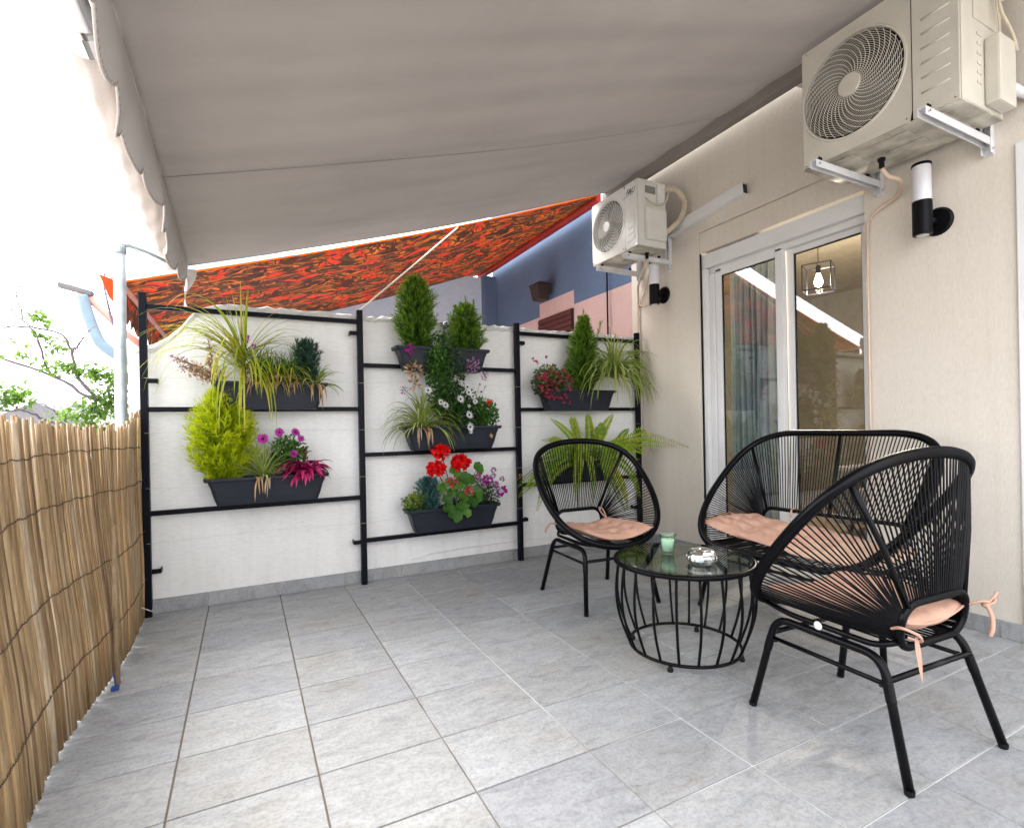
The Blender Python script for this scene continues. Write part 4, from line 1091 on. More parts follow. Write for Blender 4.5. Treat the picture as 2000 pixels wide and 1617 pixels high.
# cascade of ivy-like foliage between the two conifers
t = bush('trailing_greenery', 1.19, 1.40, 'dense trailing greenery cascading between the two conifers', (.135, .08, .25), 1500, M['lf_deep'], (.018, .030), (.012, .019), 41, y=3.325)
t2 = bush('trailing_greenery', 1.13, 1.33, 'bright small leaved vine hanging left of the dense cascade', (.085, .05, .23), 900, M['lf_green'], (.016, .028), (.011, .017), 42, y=3.285)
for o_ in (t, t2): pass
def cluster(name, x, z, label, r, n, mat, ln, w, seed, cat='flower', y=3.28, stalk=None):
    random.seed(seed); t = plant(name, x, z, label, cat, y=y); mb = MB()
    for i in range(n):
        v = rnd_dir() * (random.random() ** .4) * r
        leaf(mb, v, (v + rnd_dir() * r * .6), rnd_dir(), R(*ln), R(*w), R(.05, .98))
    finish(mb.build('petals', mat, t))
    if stalk: MB().tube(smooth_line([(0, .004, 0), tuple(Vector(stalk) * .5 + Vector((.005, -.01, 0))), stalk], 8), .0022, 5).build('stalk', M['lf_green'], t, smooth=True)
    return t
cluster('pink_stock', .945, 1.50, 'violet pink flower hanging at the left end of the highest planter', .028, 46, M['fl_purple'], (.014, .024), (.008, .013), 51, stalk=(.02, .06, .03))
cluster('dried_bloom', .965, 1.37, 'orange brown withered leaves hanging below the violet flower', .035, 46, M['lf_dry'], (.03, .055), (.012, .02), 52, cat='plant', stalk=(-.02, .07, .16))
cluster('dried_bloom', .968, 1.28, 'drooping brown dried leaf tip lowest beneath the highest planter', .022, 26, M['lf_dry'], (.03, .06), (.012, .018), 53, cat='plant', stalk=(0, .02, .09))
cluster('lilac_bloom', 1.375, 1.415, 'lilac pink bloom among leaves under the shorter conifer', .045, 90, M['fl_lilac'], (.014, .024), (.010, .016), 54, stalk=(0, .06, .08))
cluster('lilac_bloom', 1.46, 1.345, 'small mauve bloom just right of the larger lilac bloom', .024, 30, M['fl_lilac'], (.014, .022), (.008, .013), 55, stalk=(-.04, .07, .12))
cluster('lilac_bloom', .90, 1.245, 'small lilac sprig sticking out left above the wide spider plant', .022, 26, M['fl_lilac'], (.012, .020), (.007, .011), 56, stalk=(.12, .05, -.10))
cluster('dark_bud', 1.18, 1.67, 'dark purple seed head standing between the two conifers', .020, 40, M['fl_dark'], (.012, .022), (.007, .011), 57, stalk=(0, .05, -.16))
cluster('dark_bud', 1.335, 1.735, 'dark seed head in front of the shorter conifer', .016, 26, M['fl_dark'], (.012, .018), (.006, .010), 58, stalk=(0, .05, -.22))
t = bush('white_daisy', 1.275, 1.125, 'dark green bush dotted with white daisies over the middle planter', (.155, .08, .175), 1900, M['lf_deep'], (.020, .034), (.011, .017), 61, y=3.345)
for (px_, pz_, r) in ((1.05, 1.24, .026), (1.135, 1.165, .022), (1.165, 1.145, .024), (1.27, 1.185, .026), (1.32, 1.265, .026), (1.33, 1.23, .024), (1.33, 1.08, .027), (1.335, 1.0, .028), (1.34, .965, .012), (1.375, 1.17, .018), (1.42, 1.235, .024), (1.41, 1.285, .020), (1.33, 1.14, .012), (1.285, 1.28, .014), (1.45, 1.27, .016), (1.36, 1.205, .022)):
    q = MB().tube([(px_ - 1.275, -.03, pz_ - 1.20), (px_ - 1.275, -.085, pz_ - 1.125)], .0014, 4); q.build('flower_stalk', M['lf_green'], t)
    daisy(t, (px_ - 1.275, -.09, pz_ - 1.125), r * 1.22, M['fl_white'], M['fl_dark'], np_=10)
t = bush('leafy_shrub', 1.485, 1.085, 'leafy green shrub with one red bloom at the right end of the daisy planter', (.115, .07, .115), 1000, M['lf_green'], (.020, .034), (.012, .018), 62)
q = MB()
for i in range(26): leaf(q, Vector((.01 + R(-.015, .015), -.07, .08 + R(-.01, .01))), rnd_dir(.3), rnd_dir(), .016, .012, R(.1, .8))
q.build('red_bloom', M['fl_red'], t)
q = MB(); leaf(q, Vector((.02, -.07, -.13)), Vector((.2, -.3, -1)), Vector((0, 1, 0)), .04, .03, .5); q.build('brown_leaf', M['lf_dry'], t)

# ---- geranium planter
t = bush('ivy', .995, .505, 'small yellow green ivy at the left end of the geranium planter', (.095, .065, .065), 420, M['lf_ivy'], (.022, .036), (.016, .026), 71)
t = plant('geranium', 1.255, .455, 'red flowering geranium with round green leaves in the lowest middle planter', 'geranium', y=3.345)
random.seed(72)
def rleaf(t, p, r, face, tone):
    q = MB(); d = Vector(face).normalized(); s1 = d.orthogonal().normalized(); s2 = d.cross(s1); p = Vector(p); n = 18
    vs = [p - d * r * .12]
    for ring_, dz in ((.55, -.02), (1.0, .10)):
        for k in range(n):
            a = 2 * pi * k / n; rr = r * ring_ * (1 + (.07 * cos(a * 7)) * (ring_ > .9)) * (1 - .5 * max(0, cos(a)) ** 14)
            vs.append(p + (s1 * cos(a) + s2 * sin(a)) * rr + d * r * dz + d * r * .05 * cos(a * 7))
    fs = [(0, 1 + k, 1 + (k + 1) % n) for k in range(n)] + [(1 + k, 1 + n + k, 1 + n + (k + 1) % n, 1 + (k + 1) % n) for k in range(n)]
    q.add(vs, fs, tone); q.build('leaf', M['lf_green'], t, smooth=True)
    MB().tube([tuple(p - d * r * .12), tuple(p * .5 + Vector((0, .03, -.02))), (R(-.02, .02), .01, .0)], .0022, 5).build('leaf_stalk', M['lf_green'], t, smooth=True)
gl = [(1.385, .725), (1.335, .65), (1.225, .71), (1.21, .57), (1.255, .47), (1.175, .465), (1.30, .43), (1.375, .56), (1.14, .60), (1.225, .42), (1.40, .52), (1.285, .66), (1.34, .50), (1.275, .54), (1.19, .63), (1.32, .58), (1.24, .62), (1.16, .53), (1.295, .49)]
for (px_, pz_) in gl:
    rleaf(t, (px_ - 1.255, R(-.10, -.045), pz_ - .455), R(.032, .050), (R(-.3, .3), -1, R(.1, .8)), R(.2, .98))
def umbel(t, px_, pz_, r, mat, n, name='flower_head'):
    q = MB(); c = Vector((px_ - 1.255, -.09, pz_ - .455))
    for i in range(n):
        v = rnd_dir(.25); p = c + Vector((v.x, v.y * .8, v.z * .72)) * r * R(.75, 1)
        for k in range(5):
            leaf(q, p, rnd_dir() + v * .6, v, r * R(.42, .6), r * R(.42, .58), R(.05, .98))
    q.build(name, mat, t)
    MB().tube(smooth_line([tuple(c), tuple(c * .6 + Vector((.01, .03, 0))), (0, 0, .02)], 8), .003, 6).build('flower_stalk', M['lf_green'], t, smooth=True)
umbel(t, 1.13, .840, .052, M['fl_red'], 60); umbel(t, 1.092, .735, .054, M['fl_red'], 60); umbel(t, 1.265, .765, .056, M['fl_red'], 64)
umbel(t, 1.20, .635, .038, M['fl_pinkred'], 22, 'fading_flower_head'); umbel(t, 1.322, .575, .032, M['fl_pinkred'], 18, 'fading_flower_head')
t = bush('carnation', 1.485, .535, 'purple carnations on grey green stems at the right end of the geranium planter', (.105, .065, .115), 900, M['lf_deep'], (.024, .040), (.005, .008), 73)
for (px_, pz_, r) in ((1.42, .70, .024), (1.475, .635, .034), (1.515, .66, .018), (1.585, .635, .018), (1.58, .555, .036), (1.535, .60, .022), (1.40, .66, .022), (1.52, .70, .018), (1.44, .60, .018)):
    q = MB()
    for i in range(26): v = rnd_dir(); leaf(q, Vector((px_ - 1.485, -.075, pz_ - .535)) + v * r * .5, v + rnd_dir() * .5, rnd_dir(), r * .8, r * .7, R(.05, .98))
    q.build('flower', M['fl_purple'] if r > .02 else M['fl_lilac'], t)

# ---- begonia
t = bush('begonia', 2.035, 1.315, 'crimson begonia on bronze leaves at the left of the upper right planter', (.15, .08, .135), 1300, M['lf_darkred'], (.018, .032), (.014, .022), 81)
random.seed(82)
for i in range(52):
    a = R(0, 2 * pi); rr = sqrt(random.random()); px_ = .15 * rr * cos(a); pz_ = .14 * rr * sin(a)
    if i < 3: px_, pz_ = (-.19 + .02 * i, .165 - .015 * i)
    if i == 3: px_, pz_ = (-.075, .18)
    if i in (4, 5): px_, pz_ = (.06 + .06 * (i - 4), -.15)
    q = MB()
    for k in range(9): leaf(q, Vector((px_, -.075, pz_)) + rnd_dir() * .006, rnd_dir() + Vector((0, -.5, 0)), rnd_dir(), R(.012, .02), R(.010, .016), R(.05, .98))
    q.build('flower', M['fl_begonia'], t)

# ---- fern behind the far chair
random.seed(91)
t = plant('fern', 2.33, .72, 'sword fern with long fronds reaching out behind the far chair', 'fern', y=3.35)
def frond(t, pts, w, tone, n=46):
    sp = smooth_line(pts, n); mb = MB(); ax = MB().tube(sp, [.0022 * (1 - .8 * i / n) for i in range(n)], 4)
    for i in range(2, n - 1):
        d = (sp[i + 1] - sp[i - 1]).normalized(); s_ = d.cross(Vector((0, -1, .25)));
        if s_.length < .1: s_ = Vector((1, 0, 0))
        s_.normalize(); k = i / n; ww = w * (min(1, .35 + 2.2 * k) * (1 - k ** 3.2) + .12)
        for sg_ in (-1, 1): leaf(mb, sp[i], s_ * sg_ + d * .35 + Vector((0, R(-.1, .1), R(-.1, .1))), Vector((0, -1, .3)), ww, ww * .32 + .003, min(.98, max(.02, tone + R(-.15, .15))))
    f = mb.build('frond', M['lf_fern'], t); ax.build('midrib', M['lf_dry'], f)
F = [((0, 0, 0), (-.22, -.06, .10), (-.45, -.1, -.02), (-.68, -.12, -.15)), ((0, 0, 0), (-.25, -.08, .0), (-.42, -.1, -.14), (-.50, -.1, -.33)), ((0, 0, 0), (-.14, -.05, .16), (-.26, -.08, .26), (-.36, -.08, .33)),
     ((0, 0, 0), (-.1, -.04, .18), (-.15, -.06, .28), (-.18, -.06, .33)), ((0, 0, 0), (.0, -.05, .2), (-.02, -.07, .30), (-.04, -.08, .36)), ((0, 0, 0), (.08, -.05, .16), (.13, -.08, .27), (.19, -.1, .36)),
     ((.02, 0, 0), (.22, -.1, .12), (.42, -.2, .13), (.62, -.33, .10)), ((.02, 0, 0), (.2, -.08, .09), (.33, -.12, .10), (.46, -.16, .04)), ((.02, 0, 0), (.22, -.1, .0), (.36, -.12, -.14), (.42, -.12, -.30)),
     ((.05, 0, 0), (.15, -.08, -.02), (.24, -.12, -.18), (.28, -.14, -.34)), ((0, 0, 0), (-.05, -.1, .05), (-.04, -.14, -.10), (-.05, -.15, -.30)), ((0, 0, 0), (-.12, -.1, .04), (-.17, -.13, -.10), (-.19, -.14, -.28)),
     ((.03, 0, 0), (.07, -.1, .08), (.1, -.14, -.04), (.1, -.15, -.22)), ((0, 0, 0), (-.3, -.05, -.02), (-.48, -.07, -.10), (-.64, -.08, -.22)), ((0, 0, 0), (-.2, -.06, .06), (-.34, -.09, .08), (-.48, -.1, .03)),
     ((.0, 0, 0), (.26, -.06, .05), (.4, -.08, .14), (.5, -.12, .16)), ((0, 0, 0), (.13, -.1, .1), (.23, -.15, .1), (.34, -.2, .0)), ((0, 0, 0), (-.08, -.1, .12), (-.14, -.14, .12), (-.22, -.17, .03)), ((0, 0, 0), (.05, -.08, .17), (.02, -.12, .23), (-.03, -.16, .22)),
     ((0, 0, 0), (.18, -.05, -.05), (.30, -.07, -.22), (.33, -.08, -.40)), ((.1, 0, 0), (.26, -.03, .12), (.34, -.03, .2), (.40, -.03, .24)), ((0, 0, 0), (-.18, -.02, .1), (-.28, -.02, .17), (-.34, -.03, .16))]
for i, p in enumerate(F):
    for rep_ in range(1 + (i % 3 == 0)):
        jp = [tuple(p[k][c_] + (R(-.045, .045) * k if rep_ else 0) * (1, .3, 1)[c_] for c_ in range(3)) for k in range(4)]
        frond(t, jp, R(.036, .050) * (1 - .1 * rep_), R(.3, .8))
t = bush('trailing_greenery', 2.20, .72, 'dark leafy plant beside the fern in the trough behind the far chair', (.14, .06, .10), 420, M['lf_deep'], (.018, .030), (.012, .018), 92)
cluster('dried_bloom', 1.79, .62, 'small orange dried flower in front of the trellis post left of the fern', .022, 22, M['lf_dry'], (.014, .026), (.008, .012), 93, y=3.40, stalk=(.1, .01, .06))

# ================================================================== air conditioners
def air_con(x, y0, y1, z0, z1, depth, fc, fr, label, mat, gmat, big):
    # local frame: origin at front lower near corner; front faces -x, near end faces -y
    W = y1 - y0; H = z1 - z0
    t = empty('air_conditioner', (x, y0, z0), 0, label, 'air conditioner')
    fy, fz_ = fc[0] - y0, fc[1] - z0
    # front panel with a round opening
    n = 64; q = MB(); vs = []; fs = []; cg = W * (.262 if big else .255)
    for k in range(n):
        a = 2 * pi * k / n; c, s = cos(a), sin(a)
        # outer point on rounded rectangle border of the fan half
        yl, yh, zl, zh = (cg, W - .003, .003, H - .003)
        ts = []
        if c > 1e-6: ts.append((yh - fy) / c)
        if c < -1e-6: ts.append((yl - fy) / c)
        if s > 1e-6: ts.append((zh - fz_) / s)
        if s < -1e-6: ts.append((zl - fz_) / s)
        m_ = min(ts)
        vs += [(0, fy + c * m_, fz_ + s * m_), (0, fy + c * (fr + .012), fz_ + s * (fr + .012)), (-.006, fy + c * (fr + .008), fz_ + s * (fr + .008)), (-.006, fy + c * fr, fz_ + s * fr), (.012, fy + c * (fr - .004), fz_ + s * (fr - .004))]
    for k in range(n):
        k2 = (k + 1) % n
        for j in range(4): fs.append((5 * k + j, 5 * k + j + 1, 5 * k2 + j + 1, 5 * k2 + j))
    q.add(vs, fs)
    q.build('fan_panel', mat, t)
    q = MB()
    q.bbox((-.0035, .004, .004), (.004, cg - .004, H - .004), .003); q.build('service_panel', mat, t)
    # casing: top, bottom, far end, near end, back, dark sheet standing in for the shade inside
    q = MB(); q.bbox((.0045, .001, H - .006), (depth, W - .001, H), .002); q.build('top_cover', mat, t)
    q = MB(); q.bbox((.0045, .0012, 0), (depth, W - .0012, .006), .002)
    for (ya, yb, xa, xb) in ((.08, .16, .03, .30), (.22, .40, .05, .12), (.22, .40, .17, .24), (.46, .60, .04, .20)):
        if yb < W: q.bbox((xa * depth / .34, ya, -.006), (xb * depth / .34, yb, -.0005), .003)
    q.build('base_pan', M['ac_dirty'], t)
    MB().bbox((.0045, .0, .0065), (depth, .006, H - .0065), .002).build('end_panel', mat, t); MB().bbox((.0045, W - .006, .0065), (depth, W, H - .0065), .002).build('end_panel', mat, t)
    MB().box((depth - .02, .0065, .0065), (depth - .004, W - .0065, H - .0065)).build('coil', M['coil'], t)
    MB().box((.06, .0065, .0065), (.062, W - .0065, H - .0065)).build('cavity_shade_sheet', M['ac_dark'], t)
    # fan blades behind the grille
    q = MB()
    for b_ in range(3):
        a0 = b_ * 2 * pi / 3; vs = []
        for i in range(7):
            rr = .05 + (fr - .07) * i / 6
            for j in range(5):
                a = a0 + (j / 4 - .5) * 1.5 + i * .10; vs.append((.025 + .022 * (j / 4), fy + rr * cos(a), fz_ + rr * sin(a)))
        q.add(vs, [(i * 5 + j, i * 5 + j + 1, i * 5 + j + 6, i * 5 + j + 5) for i in range(6) for j in range(4)])
    q.build('fan', M['ac_dark'] if big else M['coil'], t, smooth=True)
    # grille: concentric rings and spiral spokes (thin wires, one part)
    q = MB(); r0 = .052 if big else .040
    nr = 22 if big else 17
    for i in range(nr):
        rr = r0 + (fr - .008 - r0) * (i + .5) / nr
        q.tube([(-.006 + .004 * (i / nr) ** 2, fy + rr * cos(2 * pi * k / 48), fz_ + rr * sin(2 * pi * k / 48)) for k in range(48)], .0012, 4, closed=True)
    ns = 34 if big else 26
    for k in range(ns):
        a0 = 2 * pi * k / ns; pts = []
        for i in range(12):
            u = i / 11; rr = r0 * .9 + (fr - .004 - r0 * .9) * u; a = a0 - 1.05 * u ** 1.15
            pts.append((-.0075 + .004 * u * u, fy + rr * cos(a), fz_ + rr * sin(a)))
        q.tube(pts, .0017, 4)
    stuff(q.build('grille', gmat, t))
    MX = Matrix.Translation((-.012, fy, fz_)) @ Matrix.Rotation(-pi / 2, 4, 'Y')
    MB().lathe([(r0, -.006), (r0, .003), (r0 - .004, .006), (.001, .0065)], 32, M4=MX, caps=False).build('hub_disc', mat, t, smooth=False)
    # raised slanted ribs on the service panel
    if big:
        for k in range(6):
            z = .10 + k * .062
            q = MB(); q.tube([(-.004, .035, z), (-.004, cg - .04, z - .002)], .005, 8); q.build('rib', mat, t, smooth=True)
    else:
        for k in range(4):
            z = .06 + k * .048
            q = MB(); q.tube(fillet([(-.004, .03, z + .03), (-.004, .045, z), (-.004, cg - .05, z), (-.004, cg - .04, z - .008)], .008), .0045, 8); q.build('rib', mat, t, smooth=True)
    # near end: cover box, labels, cable
    if big:
        MB().bbox((.19, -.055, .02), (.34, -.0005, .30), .010).build('valve_cover', mat, t)
        MB().bbox((.10, -.003, .36), (.30, -.0004, .56), .002).build('raised_panel', mat, t)
        for k in range(6): MB().bbox((.13, -.003, .10 + k * .04), (.17, -.0004, .112 + k * .04), .001).build('louvre', mat, t)
        MB().bbox((.20, -.02, .50), (.34, -.0031, .60), .006).build('terminal_box', M['white_metal'], t)
        MB().tube(smooth_line([(.26, -.022, .50), (.28, -.03, .42), (.33, -.045, .34), (.36, -.05, .27)], 14), .007, 8).build('cable', M['hose'], t, smooth=True)
        MB().tube(smooth_line([(.24, -.022, .50), (.25, -.03, .38), (.26, -.03, .30)], 10), .0035, 6).build('thin_wire', M['hose'], t, smooth=True)
        MB().tube([(.34, -.03, .12), (XW - x - .0, -.06, .10), (XW - x + .0, -.45, .10)], .024, 14).build('pipe', M['lamp_opal'], t, smooth=True)
    else:
        MB().bbox((.06, -.035, .05), (.25, -.0005, .285), .012).build('valve_cover', mat, t)
        MB().bbox((.07, -.0025, .40), (.17, -.0004, .455), .001).build('grey_label', M['label_grey'], t)
        MB().bbox((.18, -.012, .33), (.25, -.0004, .48), .004).build('terminal_box', M['label_grey'] if False else mat, t)
        MB().bbox((.185, -.0138, .345), (.245, -.0125, .47), .0005).build('rating_label', M['tag_white'], t)
        MB().tube(smooth_line([(.07, -.006, .36), (.11, -.02, .325), (.18, -.025, .315), (.25, -.02, .35), (.28, -.02, .42), (.30, -.01, .46)], 20), .006, 8).build('cable', M['hose'], t, smooth=True)
        q = MB().tube(smooth_line([(.27, .02, .46), (.33, -.04, .45), (.38, -.08, .36), (.36, -.07, .24), (.30, -.03, .16), (.25, -.01, .12)], 60), [.020 + .002 * (k % 2) for k in range(60)], 10)
        q.build('insulated_pipe', M['hose'], t, smooth=True)
    for (yy, zz) in ((.02, .015), (W - .02, .015), (cg + .02, .02), (.02, H - .02), (W - .03, H - .02)):
        MB().tube([(-.0045, yy, zz), (-.002, yy, zz)], .004, 8).build('screw', M['chrome'], t)
    MB().lathe([(.017, .0), (.017, -.012), (.012, -.018), (.012, -.045), (.009, -.05)], 16, (depth * .62, W * (.62 if big else .2) if big else .10, -.001)).build('drain_spout', M['rubber'], t, smooth=False)
    return t
ac1 = air_con(2.59, 1.045, 1.722, 2.285, 2.885, .36, (1.478, 2.590), .232, 'big ivory air conditioner with spiral fan grille on brackets, nearest the camera', M['ac_plastic'], M['grille'], True)
ac2 = air_con(2.60, 3.015, 3.590, 2.315, 2.812, .27, (3.374, 2.572), .196, 'smaller white air conditioner at the far corner of the house wall', M['ac_white'], M['grille_w'], False)
cu_ = bpy.data.curves.new('lettering', 'FONT'); cu_.body = 'F&U'; cu_.size = .056; cu_.shear = .35; cu_.extrude = .0004; cu_.space_character = .95
tmp = bpy.data.objects.new('lettering_src', cu_); COL.objects.link(tmp)
dg = bpy.context.evaluated_depsgraph_get(); me = bpy.data.meshes.new_from_object(tmp.evaluated_get(dg)); bpy.data.objects.remove(tmp)
me.materials.clear(); me.materials.append(M['rubber'])
lt = link('lettering', me, ac2); lt.location = (-.0045, .128, .408); lt.rotation_euler = (pi / 2, 0, -pi / 2); 
MB().tube(smooth_line([(-.0042, .165, .392), (-.0042, .12, .398), (-.0042, .045, .400)], 8), .0012, 4).build('lettering_flourish', M['rubber'], ac2)

def ac_bracket(y, z, xt, label, wallz):
    t = empty('wall_bracket', (XW, y, z), 0, label, 'bracket', 'brackets carrying the air conditioners')
    L_ = XW - xt
    q = MB(); q.bbox((-L_, -.016, -.006), (-.002, .016, -.001), .001); q.bbox((-L_, -.0165, -.036), (-.002, -.0125, -.0065), .001); q.bbox((-L_, .0125, -.036), (-.002, .0165, -.0065), .001)
    q.build('arm', M['white_metal'], t)
    q = MB(); q.bbox((-.005, -.019, -.075), (-.0005, .019, wallz), .001); q.bbox((-.036, -.019, -.070), (-.0055, -.0168, wallz - .01), .001); q.bbox((-.036, .0168, -.070), (-.0055, .019, wallz - .01), .001)
    q.build('wall_plate', M['white_metal'], t)
    for xx in (-L_ + .05, -.12):
        MB().lathe([(.012, -.0008), (.012, .017), (.004, .0172), (.004, .026)], 12, (xx, 0, 0)).build('rubber_mount', M['rubber'], t)
    MB().tube([(-L_ + .02, -.018, -.02), (-L_ + .02, -.0235, -.02)], .006, 6).build('bolt', M['chrome'], t); MB().tube([(-.02, -.0195, -.05), (-.02, -.024, -.05)], .006, 6).build('bolt', M['chrome'], t)
    return t
ac_bracket(1.128, 2.262, 2.46, 'white bracket under the near end of the big air conditioner', .11)
ac_bracket(1.592, 2.262, 2.47, 'white bracket under the far end of the big air conditioner', .11)
ac_bracket(3.150, 2.294, 2.58, 'white bracket under the near end of the smaller air conditioner', .22)
ac_bracket(3.500, 2.294, 2.58, 'white bracket under the far end of the smaller air conditioner', .10)

q = MB(); q.tube(smooth_line([(2.813, 1.465, 2.235), (2.85, 1.455, 2.20), (2.93, 1.44, 2.185), (3.015, 1.50, 2.15), (3.022, 1.585, 2.12), (3.022, 1.635, 2.08), (3.024, 1.652, 2.02), (3.024, 1.655, 1.6), (3.024, 1.655, .25)], 70), [.0105] * 38 + [.0055] * 32, 10)
tag(q.build('drain_hose', M['hose_pink'], smooth=True), 'cream drain hose curving from the big air conditioner down beside the glass door', 'hose')
q = MB(); q.tube(smooth_line([(2.775, 3.115, 2.265), (2.80, 3.2, 2.20), (2.97, 3.46, 2.16), (3.02, 3.52, 2.06), (3.02, 3.525, 1.9), (3.02, 3.525, 1.2), (3.02, 3.523, .12)], 70), .010, 8)
tag(q.build('drain_hose', M['hose_pink'], smooth=True), 'cream hose running down the wall corner under the smaller air conditioner', 'hose')
q = MB(); q.tube(smooth_line([(3.022, 3.51, 2.02), (3.02, 3.44, 1.99), (3.02, 3.33, 2.0), (3.025, 3.26, 2.02)], 16), .007, 8); q.tube(smooth_line([(3.024, 3.51, 2.0), (3.024, 3.45, 2.09), (3.026, 3.41, 2.17), (3.028, 3.39, 2.25)], 16), .005, 8)
tag(q.build('lamp_cable', M['hose_pink'], smooth=True), 'pale cable looping from the corner hose to the far wall lamp', 'cable')

# trunking box on the wall
t = empty('cable_trunking', (XW, 2.41, 2.562), 0, 'pale square trunking with open end running along the wall to the far air conditioner', 'trunking')
M_t = Matrix.Rotation(-radians(5.2), 4, 'X')
q = MB(); q.bbox((-.060, .0, -.038), (-.0565, .70, .038), .001, M_t); q.bbox((-.056, 0, .0345), (-.0006, .70, .038), .001, M_t); q.bbox((-.056, 0, -.038), (-.0006, .70, -.0345), .001, M_t)
q.build('channel', M['white_alu'], t)
MB().box((-.056, .012, -.034), (-.001, .02, .034), M_t).build('end_shade_sheet', M['ac_dark'], t)  # dark sheet put in for the shade inside the hollow channel

# ---- wall lamps
def wall_lamp(y, zb, zt, zp, yp, label):
    H = zt - zb; seam = .163 / .346 * H
    t = empty('wall_lamp', (2.945, y, zb), 0, label, 'lamp', 'cylindrical wall lamps'); r = .041
    MB().lathe([(r - .002, 0), (r, .002), (r, seam)], 32).build('lower_body', M['lamp_black'], t, smooth=False)
    MB().lathe([(r - .003, seam + .0005), (r - .003, H - .0135)], 32).build('diffuser', M['lamp_opal'], t, smooth=False)
    MB().lathe([(r, H - .013), (r, H - .002), (r - .002, H)], 32).build('cap', M['lamp_black'], t, smooth=False)
    MB().lathe([(r * .62, -.001), (r * .62, -.003), (.001, -.0031)], 24, caps=False).build('downlight_glass', M['lamp_opal'], t)
    MB().tube([(r - .004, (yp - y) * .4, zp - zb), (XW - 2.945 - .012, yp - y, zp - zb)], .016, 14).build('neck', M['lamp_black'], t, smooth=True)
    MX = Matrix.Translation((XW - 2.945 - .0005, yp - y, zp - zb)) @ Matrix.Rotation(-pi / 2, 4, 'Y')
    MB().lathe([(.068, 0), (.068, .004), (.058, .014), (.001, .016)], 32, M4=MX).build('wall_plate', M['lamp_black'], t, smooth=False)
wall_lamp(1.355, 1.889, 2.235, 1.962, 1.333, 'black cylinder wall lamp with opal upper half, right of the glass door')
wall_lamp(3.236, 1.955, 2.291, 2.037, 3.229, 'black cylinder wall lamp with opal upper half, below the smaller air conditioner')

# ================================================================== woven chairs and sofa
def rim_curve(q, s, n):
    w, e, c, h, th, z0, b, b2, e2 = q; out = []
    for i in range(n):
        T = 2 * pi * i / n; sn, co = sin(T), cos(T)
        out.append(Vector((w * sn * (1 + e * co + e2 * co * co), c - h * co * cos(th) + b * sn * sn, z0 + h * co * sin(th) + b2 * sn * sn)))
    if s > 0:
        # stretch: straight runs inserted at top and bottom
        half = n // 2; res = []
        for i, p in enumerate(out):
            sg = 1 if (0 <= i <= half) else -1
            if i == 0:
                for k in range(12): res.append(p + Vector((-s + 2 * s * k / 11, 0, 0)))
            elif i == half:
                for k in range(12): res.append(p + Vector((s - 2 * s * k / 11, 0, 0)))
            else: res.append(p + Vector((s * sg, 0, 0)))
        out = res
    return out
def resample(pts, n, closed=True, start=0.0):
    P = list(pts) + ([pts[0]] if closed else [])
    d = [0]
    for a, b in zip(P, P[1:]): d.append(d[-1] + (b - a).length)
    out = []; tot = d[-1]; j = 0
    for i in range(n):
        u = ((i + start) / n * tot) if closed else (i / (n - 1) * tot)
        u = min(max(u, 0), tot - 1e-9) if not closed else u % tot
        j = max(0, min(len(d) - 2, next(k for k in range(len(d) - 1) if d[k + 1] >= u)))
        f = (u - d[j]) / max(1e-9, d[j + 1] - d[j]); out.append(P[j].lerp(P[j + 1], f))
    return out
def ring_pts(hw, y, zb, zt, n, rc=.058):
    # rounded slot, clockwise from the middle of the top (towards +x)
    c = []; hz = (zt - zb) / 2; rc = min(rc, hz * .98)
    zc_ = (zt + zb) / 2
    def P(xx, zz): return Vector((xx, y + .02 * (zt - zz) / (zt - zb) - .0, zz))
    seq = [(hw - rc, zc_ + hz - rc, pi / 2, 0), (hw - rc, zc_ - hz + rc, 0, -pi / 2), (-hw + rc, zc_ - hz + rc, -pi / 2, -pi), (-hw + rc, zc_ + hz - rc, pi, pi / 2)]
    pts = [P(0, zt)]
    for (cx_, cz_, a0, a1) in seq:
        for k in range(7): a = a0 + (a1 - a0) * k / 6; pts.append(P(cx_ + rc * cos(a), cz_ + rc * sin(a)))
    return pts
def wrapped(mb, pts, r, per, seg=10):
    # tube wound with cord: fine ridges
    P0 = list(pts); tot = sum((b - a).length for a, b in zip(P0, P0[1:] + P0[:1])); n = int(tot / per) * 2
    Q = resample(P0, n); rr = [r * (1.0 if k % 2 else .84) for k in range(n)]
    mb.tube(Q, rr, seg, closed=True)
